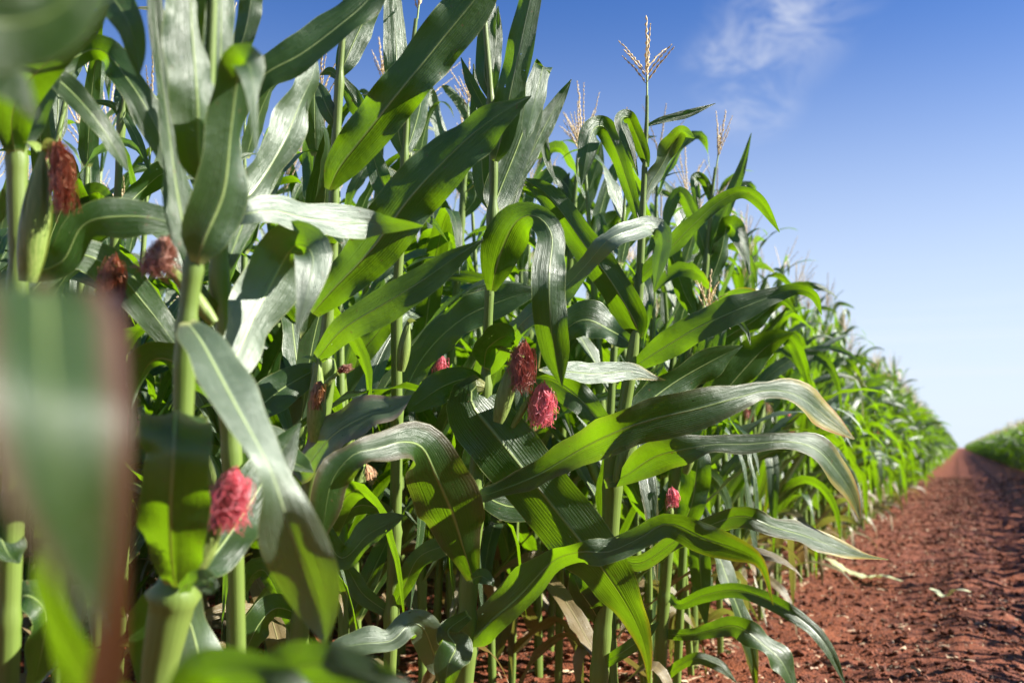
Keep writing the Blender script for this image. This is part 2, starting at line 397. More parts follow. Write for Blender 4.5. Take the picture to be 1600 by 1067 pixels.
# ------------------------------------------------------------------ terrain
def hash2(ix, iy, s):
    h = (ix.astype(np.int64) * 374761393 + iy.astype(np.int64) * 668265263 + s * 974711) & 0xffffffff
    h = ((h ^ (h >> 13)) * 1274126177) & 0xffffffff
    return ((h ^ (h >> 16)) & 0xffff) / 65535.0
def vnoise(x, y, s=0):
    ix, iy = np.floor(x), np.floor(y); fx, fy = x - ix, y - iy
    fx = fx * fx * (3 - 2 * fx); fy = fy * fy * (3 - 2 * fy)
    a, b, c, d = hash2(ix, iy, s), hash2(ix + 1, iy, s), hash2(ix, iy + 1, s), hash2(ix + 1, iy + 1, s)
    return (a * (1 - fx) + b * fx) * (1 - fy) + (c * (1 - fx) + d * fx) * fy
def ground_z(x, y):
    x = np.asarray(x, float); y = np.asarray(y, float)
    z = .035 * (vnoise(x * 1.3, y * 1.3, 1) - .5) + .022 * (vnoise(x * 7, y * 7, 2) - .5)
    rough = np.where((x > -.15) & (x < 2.6), .55, 1.0)
    cl = np.maximum(vnoise(x * 31, y * 31, 3) - .4, 0) * .030 + np.maximum(vnoise(x * 12, y * 14, 5) - .5, 0) * .020
    z = z + rough * cl
    for x0, x1 in ((.15, .75), (1.75, 2.35)):                       # wheel tracks with tread bars
        m_ = np.clip((x - x0) / .08, 0, 1) * np.clip((x1 - x) / .08, 0, 1)
        bar = .5 + .5 * np.sin((y + .35 * np.abs(x - (x0 + x1) / 2)) * 2 * math.pi / .17 + 2.5 * vnoise(x * .9, y * .9, 9))
        z = z - .045 * m_ + m_ * .032 * bar ** 2 * (.4 + vnoise(x * 2, y * 2, 8))
    z = z + .03 * np.exp(-((x + .02) / .12) ** 2) + .035 * np.exp(-((x - .95) / .2) ** 2)
    return z * np.exp(-np.maximum(np.hypot(x, y) - 60, 0) / 60)
xs = np.concatenate([-np.geomspace(6, 600, 26)[::-1], np.arange(-5.9, -3, .12), np.arange(-3, 2.9, .024), np.arange(2.9, 6, .12), np.geomspace(6.1, 600, 26)])
ys = np.concatenate([-np.geomspace(1, 300, 10)[::-1], np.linspace(-.9, .9, 12), 1 + .022 * (np.cumsum(np.concatenate([[0], np.geomspace(1, 42, 470)])))])
ys = np.concatenate([ys, np.geomspace(ys[-1] + 2, 1400, 40)])
gx, gy = np.meshgrid(xs, ys)
GP = np.stack([gx, gy, ground_z(gx, gy)], -1)
ground = obj('ground', grid_mesh('ground', GP, None, material=M['soil'])); ground['kind'] = 'structure'

# clods and crumbs of soil, straw: stuff
def clod_bag(n, seed, rmin, rmax, region, flat=.7):
    rs = np.random.RandomState(seed)
    t = (1 + 5 ** .5) / 2
    ico = nrm(np.array([[-1, t, 0], [1, t, 0], [-1, -t, 0], [1, -t, 0], [0, -1, t], [0, 1, t], [0, -1, -t], [0, 1, -t], [t, 0, -1], [t, 0, 1], [-t, 0, -1], [-t, 0, 1]], float))
    fc = np.array([[0, 11, 5], [0, 5, 1], [0, 1, 7], [0, 7, 10], [0, 10, 11], [1, 5, 9], [5, 11, 4], [11, 10, 2], [10, 7, 6], [7, 1, 8], [3, 9, 4], [3, 4, 2], [3, 2, 6], [3, 6, 8], [3, 8, 9], [4, 9, 5], [2, 4, 11], [6, 2, 10], [8, 6, 7], [9, 8, 1]])
    x, y = region(rs, n)
    r = rmin * (rmax / rmin) ** (rs.rand(n) ** 2.2) * (1 + .05 * np.maximum(y, 0))
    V = ico[None] * (1 + .55 * (rs.rand(n, 12, 1) - .5)) * r[:, None, None] * np.array([1, 1, flat]) * (1 + .5 * (rs.rand(n, 1, 3) - .5))
    a = rs.rand(n) * 6.28; ca, sa = np.cos(a)[:, None], np.sin(a)[:, None]
    V = np.stack([V[..., 0] * ca - V[..., 1] * sa, V[..., 0] * sa + V[..., 1] * ca, V[..., 2]], -1)
    V += np.stack([x, y, ground_z(x, y) + r * .25], -1)[:, None]
    Q = (fc[None] + (np.arange(n) * 12)[:, None, None]).reshape(-1, 3)
    me = bpy.data.meshes.new('soil_clods'); make_mesh(me, V.reshape(-1, 3), Q); me.materials.append(M['clod'])
    me.polygons.foreach_set('use_smooth', np.zeros(len(Q), bool))
    return me
def reg_path(rs, n):
    y = .9 + 26 * rs.rand(n) ** 1.9; x = -1.0 + 1.25 * rs.rand(n) ** 1.1 + (rs.rand(n) < .25) * rs.rand(n) * 2
    return x, y
def reg_field(rs, n):
    y = .8 + 9 * rs.rand(n) ** 1.3; x = -.8 - 3.5 * rs.rand(n) ** 1.3; return x, y
o = obj('soil_clods', clod_bag(26000, 3, .0025, .014, reg_path)); tag(o, 'loose crumbly clods of red soil along the path verge', 'soil', kind='stuff')
o = obj('field_soil_clods', clod_bag(9000, 4, .004, .018, reg_field)); tag(o, 'red soil crumbs between the corn stalks', 'soil', kind='stuff')
def straw_mesh(n, seed, region, lmin=.02, lmax=.10, material=None):
    rs = np.random.RandomState(seed); x, y = region(rs, n)
    a = rs.rand(n) * 6.28; L = (lmin + (lmax - lmin) * rs.rand(n) ** 2) / 2; w = .0012 + .004 * rs.rand(n) ** 2
    dx, dy = np.cos(a), np.sin(a)
    z0 = ground_z(x, y) + .010
    V = np.zeros((n, 6, 3))
    for k, (s, t, h) in enumerate(((-1, -1, 0), (-1, 1, 0), (0, -1, 1), (0, 1, 1), (1, -1, 0), (1, 1, 0))):
        V[:, k, 0] = x + dx * L * s - dy * w * t; V[:, k, 1] = y + dy * L * s + dx * w * t
        V[:, k, 2] = z0 + h * L * .25 * rs.rand(n) + t * w * (rs.rand(n) - .3) + .004 * s * rs.randn(n)
    Q = np.array([[0, 1, 3, 2], [2, 3, 5, 4]])[None] + (np.arange(n) * 6)[:, None, None]
    me = bpy.data.meshes.new('straw'); make_mesh(me, V.reshape(-1, 3), Q.reshape(-1, 4)); me.materials.append(material or M['straw']); return me
tag(obj('straw_litter', straw_mesh(5200, 5, reg_field)), 'dry straw litter on the soil under the corn', 'litter', kind='stuff')
tag(obj('path_straw', straw_mesh(4200, 6, reg_path, .010, .05)), 'pale straw bits strewn over the red path verge', 'litter', kind='stuff')

# ------------------------------------------------------------------ plant pieces
def stalk_mesh(C, r, nodes, n=60, ns=10):
    """C control points (world or local), r radii, nodes: heights where the sheaths end."""
    S = spline(np.hstack([C, np.asarray(r)[:, None]]), n)
    rr = S[:, 3].copy()
    for z in nodes:
        dz = S[:, 2] - z
        rr *= 1 + .10 * np.exp(-(dz / .006) ** 2)
        rr *= np.where((dz < 0) & (dz > -.12), 1 + .16 * (1 + dz / .12), 1)
    P, UV = tube(S[:, :3], rr, ns)
    return grid_mesh('stalk', P, UV, material=M['stalk'])
def tassel_bag(base, tip_dir, L, rs, nb=8, spread=.5, full=True, ns=5, bump=1.0):
    bag = Bag()
    T = nrm(np.array(tip_dir, float)); side = nrm(np.cross(T, [0.3, .9, .1])); s2 = np.cross(T, side)
    def branch(p0, d0, l, droop, r0):
        n = max(8, int(l / (.006 if full else .03))); v = np.linspace(0, 1, n)
        C = p0 + d0 * (v * l)[:, None] + np.array([0, 0, -1.0]) * (droop * l * v ** 2)[:, None]
        st = .12
        r = np.where(v < st, r0 * .35, r0 * (.85 + .45 * bump * np.where(np.arange(n) % 2 == 0, 1, -1) * (1 if full else .2)))
        r = r * (1 - .5 * v ** 3)
        if full: C[:, :2] += rs.randn(n, 2) * r0 * .35
        P, UV = tube(C, r, ns); bag.add(P, UV, M['tassel'])
    P, UV = tube(np.linspace(base, base + T * L * .25, 4), np.full(4, .0022), ns); bag.add(P, UV, M['tstem'])
    branch(base + T * L * .2, T, L * .8, 0, .0033)
    for k in range(nb):
        a = k * 2.4 + rs.rand() * .8; sp = spread * (.55 + .6 * rs.rand())
        d0 = nrm(T + (side * math.cos(a) + s2 * math.sin(a)) * sp)
        branch(base + T * L * (.14 + .22 * k / nb), d0, L * (.50 + .24 * rs.rand()), .05 + .25 * rs.rand() * spread, .0021)
    return bag
def silk_bag(p0, p1, hw, rs, n=150, ns=3, seg=9, r=.00075, fluff=1.0):
    """silk hanging from p0 to p1 (world points), half width hw"""
    bag = Bag(); p0 = np.array(p0, float); p1 = np.array(p1, float); ax = p1 - p0; L = np.linalg.norm(ax); A = ax / L
    s1 = nrm(np.cross(A, [.2, .9, .35])); s2 = np.cross(A, s1)
    for k in range(n):
        a = rs.rand() * 6.28; q = math.sqrt(rs.rand()); l = L * (.55 + .5 * rs.rand())
        v = np.linspace(0, 1, seg)
        env = hw * (.3 + .95 * np.sin(np.clip(v * 1.15, 0, 1) * math.pi * .8)) * q
        wob = rs.randn(6) * hw * .42 * fluff
        C = p0 + A * (l * v)[:, None] + s1 * (env * math.cos(a) + wob[0] * np.sin(v * 9 + wob[1] * 900) * v + wob[2] * v ** 2)[:, None] \
            + s2 * (env * math.sin(a) + wob[3] * np.sin(v * 8 + wob[4] * 900) * v + wob[5] * v ** 2)[:, None]
        P, UV = tube(C, np.full(seg, r) * (1 - .4 * v), ns); bag.add(P, UV)
    for k in range(int(n * .22)):                                    # loose curling threads
        a = rs.rand() * 6.28; v = np.linspace(0, 1, seg); l = L * (.3 + .8 * rs.rand()); sp = hw * (1.0 + .9 * rs.rand())
        d_ = s1 * math.cos(a) + s2 * math.sin(a); e_ = np.cross(A, d_)
        C = p0 + A * (l * v + L * .1 * np.sin(v * 11 + a))[:, None] + d_ * (sp * np.sin(v * 2.2))[:, None] + e_ * (hw * .5 * np.sin(v * (6 + 5 * rs.rand())) * v)[:, None]
        P, UV = tube(C, np.full(seg, r * .7), ns); bag.add(P, UV)
    # matted core
    v = np.linspace(0, 1, 10)
    C = p0 + A * (L * .75 * v)[:, None]; P, UV = tube(C, hw * .12 * np.sin(np.clip(v * .93 + .07, 0, 1) * math.pi) ** .6, 10)
    P += rs.randn(*P.shape) * hw * .06
    bag.add(P, UV)
    return bag
def ear_bag(p0, p1, hw, rs, flaps=3):
    """husked ear from p0 (shank) to p1 (tip): overlapping husk blades round a spindle"""
    bag = Bag(); p0 = np.array(p0, float); p1 = np.array(p1, float); ax = p1 - p0; L = np.linalg.norm(ax); A = ax / L
    s1 = nrm(np.cross(A, [.1, .95, .2])); s2 = np.cross(A, s1)
    v = np.linspace(0, 1, 18)
    prof = hw * np.clip(np.sin(np.clip(v * .86 + .10, 0, 1) * math.pi) ** .55, 0, 1) * (1 - .45 * v ** 2.5)
    P, UV = tube(p0 + A * (L * v)[:, None], prof * .93, 14); bag.add(P, UV)
    for k in range(5):
        a0 = k * 2.2 + rs.rand(); wid = 1.9; ln = .80 + .24 * rs.rand()
        th = np.linspace(-wid / 2, wid / 2, 7)
        vv = np.linspace(0, ln, 16)
        Pk = np.zeros((16, 7, 3))
        for j, t in enumerate(th):
            pr = np.interp(vv, v, prof) * (1.0 + .05 * (k % 3)) + .0008 * math.cos(t * 18)
            tp = np.clip((ln - vv) / (ln * .55), 0, 1) ** .6
            ang = a0 + t * tp
            Pk[:, j] = p0 + A * (L * (vv))[:, None] + (s1 * np.cos(ang)[:, None] + s2 * np.sin(ang)[:, None]) * pr[:, None]
        U = np.zeros((16, 7, 2)); U[..., 0] = np.linspace(0, 1, 7); U[..., 1] = vv[:, None] * L; bag.add(Pk, U)
    for k in range(flaps):                                           # small leafy flaps at the tip
        a = rs.rand() * 6.28; d = nrm(A + (s1 * math.cos(a) + s2 * math.sin(a)) * (.5 + rs.rand() * .7))
        l = L * (.22 + .2 * rs.rand()); vv = np.linspace(0, 1, 8)
        C = p0 + A * L * .93 + d * (l * vv)[:, None] + np.array([0, 0, -1.]) * (l * .5 * vv ** 2)[:, None]
        Bv = np.repeat(nrm(np.cross(d, A + .3 * rs.randn(3)))[None], 8, 0)
        Pk, U = ribbon(C, Bv, .006 * np.sin(np.clip(vv * .85 + .15, 0, 1) * math.pi) ** .8 + .0004, .4, 0, 4); bag.add(Pk, U)
    return bag

# ------------------------------------------------------------------ near plants, leaf by leaf
def near_leaf(plant, d, pts, fold=.28, wave=.004, seed=0, flat=False, **props):
    """pts rows: x, y, depth offset, half width in frame pixels, roll in degrees"""
    W3 = []
    for (x, y, dd, hw, phi) in pts:
        D = d + dd; p = at(x, y, D)
        true = hw * D / FPX / max(math.cos(R(phi)), .62)
        W3.append([*p, true, phi])
    S = spline(W3, 44); C = S[:, :3]; hw = np.maximum(S[:, 3], .0008); phi = np.radians(S[:, 4])
    rs = np.random.RandomState(seed + 999); vv = np.linspace(0, 1, 44); en = np.sin(vv * math.pi)
    phi = phi + en * (.07 * np.sin(vv * (9 + 5 * rs.rand()) + rs.rand() * 6) + .06 * np.sin(vv * (19 + 8 * rs.rand()) + rs.rand() * 6))
    hw = hw * (.91 + .03 * en * np.sin(vv * (14 + 9 * rs.rand()) + rs.rand() * 6))
    T = tangents(C)
    V = nrm(C - np.array(CAM)); Pp = nrm(np.cross(V, T)) * -1.0     # for T to the right, Pp points up
    Vo = nrm(V - (V * T).sum(1, keepdims=True) * T)
    B = Pp * np.cos(phi)[:, None] + Vo * np.sin(phi)[:, None]
    if flat:
        b0 = np.repeat(np.array(RT)[None], len(C), 0); b0 = nrm(b0 - (b0 * T).sum(1, keepdims=True) * T)
        B = b0 * np.cos(phi)[:, None] + np.cross(T, b0) * np.sin(phi)[:, None]
    P, UV = ribbon(C, B, hw, fold, wave * 1.0, 10, seed)
    loc = np.array(plant.location)
    o = obj('leaf', grid_mesh('leaf', P - loc, UV, material=M['leaf']), plant)
    for k, v in props.items(): o[k] = v
    return o

def near_plant(label, d, stalk, leaves, ears=(), tassel=None, seed=0):
    """stalk rows: x, y, radius in px; leaves: (pts, props)"""
    rs = np.random.RandomState(seed)
    pts = [at(x, y, d if len(r) == 1 else d + r[1]) for (x, y, *r) in stalk]
    rad = [r[0] * d / FPX for (x, y, *r) in stalk]
    lo = pts[0]; dirn = (pts[1] - pts[0]); sl_ = Vector((dirn.x, dirn.y)) / max(dirn.z, .05)
    bx, by = lo.x - sl_.x * lo.z * .5, lo.y - sl_.y * lo.z * .5
    gz = float(ground_z(bx, by)) - .02
    if lo.z > .06:
        pts = [Vector((bx, by, gz)), Vector(((bx + lo.x) / 2, (by + lo.y) / 2, (gz + lo.z) / 2))] + pts
        rad = [rad[0] * 1.08, rad[0] * 1.05] + rad
    plant = empty('corn_plant', (bx, by, gz), label, 'corn plant', 'corn plants nearest the camera')
    loc = np.array(plant.location)
    C = np.array([list(p) for p in pts]) - loc
    nodes = [at(l[0][0][0], l[0][0][1], d).z - gz for l in leaves if l[1].get('node', True)]
    obj('stalk', stalk_mesh(C, rad, nodes, 110, 14), plant)
    for k, (lp, pr) in enumerate(leaves):
        pr = dict(pr); pr.pop('node', None)
        near_leaf(plant, d, lp, seed=seed * 50 + k, **pr)
    for e in ears:
        de = d + e.get('dd', -.03)
        if 'husk' in e:
            (x0, y0), (x1, y1), hw = e['husk']
            hk = obj('ear', ear_bag(at(x0, y0, de) - plant.location, at(x1, y1, de) - plant.location, hw * de / FPX, rs, e.get('flaps', 3)).mesh('ear'), plant)
            hk.data.materials.append(M['husk'])
        else: hk = plant
        if 'silk' in e:
            (x0, y0), (x1, y1), hw, mk = e['silk']
            b = silk_bag(at(x0, y0, de - .01) - plant.location, at(x1, y1, de - .015) - plant.location, hw * .86 * de / FPX, rs, e.get('n', 190), fluff=e.get('fluff', 1))
            s_ = obj('silk', b.mesh('silk'), hk); s_.data.materials.append(M[mk])
            if 'slabel' in e: s_['label'] = e['slabel']
    if tassel:
        (x0, y0), (x1, y1), nb, sp = tassel
        a, b = at(x0, y0, d), at(x1, y1, d)
        obj('tassel', tassel_bag(np.array(a - plant.location), np.array(b - a), (b - a).length, rs, nb, sp).mesh('tassel'), plant)
    return plant
L = lambda *pts, **kw: (list(pts), kw)

# A: the big, slightly soft stalk on the left
near_plant('tall pale green corn plant with shiny leaves left of the bright pink silk', 1.05,
    [(243, 1090, 23), (260, 985, 22), (272, 915, 20), (284, 700, 15), (291, 520, 13), (303, 410, 11), (320, 280, 9.5), (328, 120, 8), (336, -70, 6)],
    [L((320, 285, -.01, 14, 0), (312, 240, -.02, 36, -20), (308, 140, -.03, 42, -32), (300, 40, -.02, 42, -32), (296, -70, 0, 38, -32), wax=.12, fold=.45, wave=.004),
     L((326, 290, .0, 8, -30), (338, 200, .01, 20, -48), (345, 90, .01, 24, -50), (346, -20, .02, 24, -48), (350, -90, .03, 20, -40), fold=.2),
     L((308, 412, -.01, 12, 0), (320, 372, -.02, 42, -10), (350, 300, -.02, 44, -40), (362, 200, -.03, 36, -44), (372, 118, -.05, 34, -35), (384, 96, -.09, 30, 20), (396, 130, -.12, 16, 60), (400, 220, -.12, 5, 60), (402, 258, -.12, .6, 50), wax=.3, fold=.3),
     L((306, 410, .01, 10, 0), (290, 370, .02, 26, -20), (280, 320, .03, 30, -35), (272, 270, .04, 22, -35), (262, 190, .05, 14, -30), (250, 100, .05, 12, -10), (243, 20, .05, 14, 0), (240, -60, .05, 10, 0)),
     L((292, 503, -.01, 12, 20), (318, 540, -.05, 34, 42), (362, 622, -.10, 40, 46), (412, 712, -.13, 27, 52), (432, 760, -.13, 28, 30), (452, 825, -.12, 54, -14), (482, 900, -.10, 54, -18), (500, 960, -.09, 32, -18), (508, 1006, -.09, .8, -20), wax=1.0, fold=.22, wave=.003),
     L((288, 560, .03, 14, -30), (350, 585, .12, 30, -35), (400, 490, .2, 44, -38), (440, 415, .24, 48, -34), (462, 384, .22, 44, -20), (488, 398, .17, 34, 20), (482, 450, .14, 22, 0), (462, 526, .13, .6, 0), wax=.7, fold=.2),
     L((274, 918, -.03, 21, 0), (268, 870, -.06, 54, -8), (266, 795, -.1, 64, -6), (270, 715, -.12, 66, -4), (274, 660, -.10, 62, 0), (278, 640, -.05, 54, 0), (290, 655, .0, 40, 0), (304, 700, .03, 22, 0), (308, 740, .03, 1, 0), fold=.4, wave=.006, flat=True, burn=.3),
     L((280, 920, -.05, 8, 20), (310, 905, -.08, 18, 30), (330, 915, -.1, 14, 20), (338, 905, -.1, 1, 0), node=False),
     L((262, 925, .03, 14, 20), (290, 955, .08, 34, 42), (310, 1020, .10, 48, 45), (320, 1120, .10, 40, 45), (322, 1190, .12, 1, 40), wax=.7, fold=.25),
     L((270, 925, .06, 10, 30), (240, 945, .10, 26, 30), (226, 1000, .12, 24, 25), (215, 1070, .12, 1, 10)),
     L((296, 905, .05, 20, 10), (340, 860, .12, 44, 8), (388, 790, .2, 46, 6), (430, 720, .25, 36, 0), (470, 660, .28, 1, 0), fold=.3),
     ],
    ears=[dict(husk=((335, 505), (258, 408), 12), silk=((262, 372), (240, 432), 14, 'rose'), dd=.06, n=230, fluff=2.2, slabel='frizzy pale pinkish brown silk'),
          dict(husk=((296, 900), (346, 800), 20), silk=((368, 735), (350, 828), 22, 'pink'), dd=-.02, n=240, fluff=1.4, slabel='bright pink silk'),
          ], seed=1)
# stalk piece behind A with pale sheaths
near_plant('corn plant with pale swollen sheath just behind the big left stalk', 1.28,
    [(372, 1085, 13), (366, 800, 13), (358, 640, 14), (355, 505, 15), (343, 440, 13), (345, 320, 9), (352, 180, 6), (360, 90, 5)],
    [L((350, 505, 0, 10, 20), (322, 470, -.02, 12, 20), (300, 440, -.02, 12, 0), (284, 425, -.02, 1, 0)),
     L((352, 345, 0, 10, 25), (380, 335, -.06, 18, 40), (430, 330, -.03, 24, 46), (480, 342, .01, 30, 46), (540, 348, .06, 27, 40), (590, 350, .09, 20, -10), (640, 351, .08, 7, -50), (662, 353, .07, .6, -50), wax=1.0, fold=.12, wave=.002),
     L((356, 330, .02, 12, -20), (395, 300, .08, 28, -45), (440, 230, .12, 30, -48), (470, 160, .15, 26, -50), (488, 120, .16, 17, -50), (495, 85, .17, .8, -50), wax=.6, fold=.2),
     L((352, 420, .02, 10, -10), (400, 300, .12, 22, -40), (430, 240, .15, 20, -45), (470, 180, .17, 8, -40), (480, 150, .17, .6, 0)),
     L((388, 160, .05, 12, 10), (412, 118, .05, 26, 20), (470, 85, .06, 30, 35), (530, 40, .08, 30, 42), (575, 0, .1, 24, 40), (620, -60, .12, 1, 40), fold=.25),
     L((360, 95, 0, 9, 0), (380, 60, 0, 18, 15), (392, 0, 0, 20, 10), (400, -60, 0, 15, 0)),
     L((358, 640, .03, 10, 0), (330, 600, .05, 26, 20), (250, 560, .08, 30, 40), (215, 600, .1, 14, 60), (205, 640, .1, 1, 50)),
     L((362, 700, .05, 12, 30), (420, 690, .08, 24, 50), (455, 720, .08, 22, 50), (490, 738, .07, .8, 40)),
     ], seed=2)
# left edge plant with ear
near_plant('corn plant at the left edge with a long pale ear and rust brown silk', 1.18,
    [(10, 1090, 17), (14, 950, 17), (20, 760, 16), (25, 560, 15), (28, 400, 14), (26, 240, 12), (30, 120, 10), (50, -60, 8)],
    [L((24, 242, -.01, 14, 0), (18, 190, -.03, 32, 20), (34, 140, -.06, 34, 0), (90, 85, -.1, 27, -30), (140, 45, -.12, 18, -34), (170, 8, -.13, 1, -35), fold=.3),
     L((30, 235, .03, 12, 10), (50, 180, .05, 32, 30), (62, 110, .05, 36, 30), (50, 20, .06, 34, 20), (40, -60, .06, 20, 0)),
     L((40, 130, .05, 12, 20), (100, 100, .10, 20, -10), (155, 78, .12, 22, -35), (200, 125, .1, 24, 15), (240, 190, .1, 26, 20), (268, 262, .12, 14, 20), (275, 300, .12, 1, 20), fold=.3),
     L((45, 105, .03, 12, 0), (90, 125, .05, 20, 15), (140, 175, .05, 19, 20), (175, 225, .06, 16, 30), (200, 268, .06, 2, 30), fold=.3),
     L((40, 60, .0, 14, 0), (110, -10, -.05, 30, 10), (160, -15, -.08, 34, 10), (198, 30, -.1, 26, -5), (212, 80, -.1, 17, -10), (217, 122, -.1, 1, 0), fold=.3),
     L((30, 430, .02, 12, 10), (95, 410, .02, 26, -5), (130, 352, .02, 28, -15), (190, 338, .03, 34, 20), (255, 345, .05, 26, 10), (315, 375, .1, 4, 0), fold=.22),
     L((34, 470, .1, 14, 0), (110, 400, .15, 26, 10), (175, 420, .2, 34, 15), (230, 480, .25, 30, 15), (275, 540, .28, 18, 10), (300, 580, .3, 1, 0), fold=.25),
     L((12, 960, .03, 12, 20), (40, 930, .03, 26, 35), (70, 960, .03, 32, 40), (60, 1040, .04, 20, 40), (40, 1090, .05, 1, 40)),
     L((20, 780, .0, 12, 20), (-10, 800, 0, 26, 30), (10, 860, -.02, 26, 40), (30, 880, -.03, 2, 40)),
     ],
    ears=[dict(husk=((44, 440), (70, 232), 24), silk=((92, 222), (100, 330), 14, 'rust'), dd=-.03, n=240, slabel='long rust brown silk'),
          dict(husk=((120, 560), (176, 425), 16), silk=((180, 402), (172, 500), 17, 'rust'), dd=.1, flaps=7)], seed=3)
# thin stalk behind, upper left
near_plant('slender corn plant seen against the sky, upper left behind the drooping dark leaf', 2.15,
    [(168, 620, 7), (178, 400, 6.5), (183, 320, 6), (190, 185, 5), (193, 170, 4), (200, 90, 3)],
    [L((190, 182, 0, 6, 0), (194, 150, 0, 16, 20), (200, 100, .02, 14, 20), (206, 50, .03, 1, 0)),
     L((188, 184, 0, 4, 0), (176, 165, 0, 6, 0), (150, 160, 0, 4, 0), (132, 168, 0, .6, 0)),
     L((192, 175, 0, 5, 0), (215, 220, -.02, 9, 0), (235, 270, -.02, 1, 0)),
     L((183, 330, 0, 8, 20), (150, 300, .05, 16, 20), (120, 330, .05, 14, 30), (105, 390, .05, 1, 20)),
     L((182, 340, 0, 8, 0), (220, 300, .05, 18, -30), (262, 270, .06, 18, -30), (300, 300, .06, 1, 0))],
    tassel=((200, 92), (206, 20), 7, .55), seed=4)

# B: ear-bearing stalk between A and the central stalk
near_plant('corn plant with a stubby tan silk tuft on its stalk, left of centre', 1.7,
    [(462, 1090, 12), (470, 960, 13), (486, 760, 14), (495, 690, 15), (504, 600, 15), (512, 500, 8), (520, 410, 7.5), (522, 300, 7), (526, 205, 6), (531, 118, 5), (540, 0, 4)],
    [L((514, 297, -.01, 9, 0), (532, 260, -.03, 30, 5), (575, 205, -.05, 38, 6), (635, 130, -.08, 42, 6), (690, 62, -.08, 42, 4), (745, -5, -.08, 38, 0), (800, -80, -.08, 1, 0), fold=.3, wave=.006),
     L((488, 490, -.02, 12, 0), (518, 455, -.05, 30, 8), (580, 390, -.08, 44, 8), (640, 310, -.10, 50, 6), (700, 245, -.10, 44, 20), (760, 192, -.10, 32, 34), (830, 150, -.1, 1, 30), fold=.3, wave=.006),
     L((496, 560, -.03, 12, 10), (535, 515, -.08, 24, 22), (600, 475, -.11, 32, 26), (660, 438, -.12, 28, 26), (712, 402, -.12, 16, 20), (756, 374, -.12, .8, 10), fold=.25),
     L((500, 575, .03, 10, -10), (470, 590, .0, 26, -10), (430, 615, -.03, 32, -20), (395, 650, -.05, 22, -30), (380, 690, -.05, 1, -30), fold=.25),
     L((486, 700, .0, 12, 10), (470, 740, -.03, 18, 20), (520, 680, -.06, 30, 44), (575, 648, -.07, 29, 46), (610, 640, -.07, 22, 46), (643, 618, -.07, 1, 40), wax=.8, purple=.35, fold=.2),
     L((531, 118, 0, 7, 0), (540, 95, 0, 18, 15), (560, 50, .02, 24, -15), (585, 0, .03, 20, -20), (610, -70, .04, 10, 0)),
     L((528, 122, 0, 5, 0), (515, 112, .01, 8, 0), (500, 118, .02, .6, 0)),
     L((530, 205, 0, 7, 0), (512, 170, 0, 15, 10), (500, 140, .02, 10, 0), (494, 128, .03, 1, 0)),
     L((533, 120, .02, 5, 0), (550, 150, .02, 15, -10), (565, 175, .02, 15, -10), (600, 200, .0, .7, 0)),
     L((520, 405, 0, 7, 0), (508, 380, -.01, 17, 10), (525, 352, -.03, 22, 10), (542, 380, -.04, 10, 40), (538, 410, -.04, 1, 0)),
     L((470, 960, .02, 12, 20), (432, 950, .0, 20, 40), (405, 975, -.02, 24, 44), (382, 1020, -.03, 16, 40), (365, 1050, -.03, 1, 30)),
     L((466, 1000, .02, 9, 30), (420, 900, .03, 16, 44), (398, 895, .03, 16, 50), (385, 920, .03, 8, 50), (388, 940, .03, 1, 50)),
     L((486, 780, .06, 12, 0), (530, 870, .08, 20, 20), (575, 835, .08, 22, 40), (612, 815, .07, 14, 50), (632, 805, .07, 1, 40)),
     ],
    ears=[dict(husk=((492, 690), (498, 560), 15), silk=((499, 596), (494, 640), 9, 'tan'), dd=-.04, n=200, fluff=.5, flaps=2, slabel='stubby tan silk tuft'),
          dict(husk=((505, 605), (528, 582), 4.5), silk=((528, 580), (550, 572), 5, 'rose'), dd=-.05, n=60, flaps=1)], seed=5)
# C
near_plant('slim corn plant directly between the tan silk stalk and the central stalk', 2.2,
    [(608, 1090, 10), (612, 950, 9.5), (618, 800, 9.5), (620, 660, 9), (620, 480, 8), (628, 330, 6), (632, 245, 5), (640, 120, 4), (650, 30, 3)],
    [L((630, 242, 0, 7, 0), (622, 200, 0, 20, 20), (620, 120, 0, 22, 10), (618, 50, .02, 20, -20), (612, -20, .03, 14, -10), fold=.3),
     L((634, 240, 0, 7, 0), (648, 200, .02, 16, -40), (660, 150, .03, 18, -45), (668, 90, .05, 12, -40), (672, 40, .05, 1, -30)),
     L((628, 335, 0, 8, 0), (600, 290, .02, 18, 10), (585, 250, .04, 16, 10), (575, 200, .05, 1, 0)),
     L((628, 330, 0, 8, 0), (660, 280, .04, 17, -45), (690, 240, .06, 16, -45), (715, 260, .06, 1, 0)),
     L((620, 485, 0, 8, 0), (590, 520, .03, 18, -30), (560, 560, .04, 20, -30), (545, 620, .04, 1, 0)),
     L((620, 640, 0, 9, 10), (660, 560, .03, 24, 20), (720, 500, .03, 30, 22), (790, 468, .03, 26, 24), (850, 452, .03, 1, 10), fold=.25),
     L((614, 950, 0, 9, 0), (632, 915, -.03, 14, 0), (655, 870, -.05, 18, 10), (700, 850, -.06, 16, 20), (740, 830, -.06, 1, 0)),
     L((616, 830, 0, 8, 0), (600, 800, -.02, 12, 30), (560, 790, -.02, 20, 40), (520, 820, -.02, 16, 40), (500, 860, -.02, 1, 0)),
     L((612, 960, 0, 9, 0), (570, 930, .02, 16, 20), (550, 900, .03, 14, 20), (530, 860, .03, 1, 0))],
    ears=[dict(husk=((626, 580), (638, 500), 10), dd=-.05, flaps=1), dict(husk=((700, 620), (690, 570), 9), silk=((690, 556), (686, 590), 9, 'pink'), dd=.2, n=70)],
    tassel=((652, 30), (662, -60), 6, .5), seed=6)
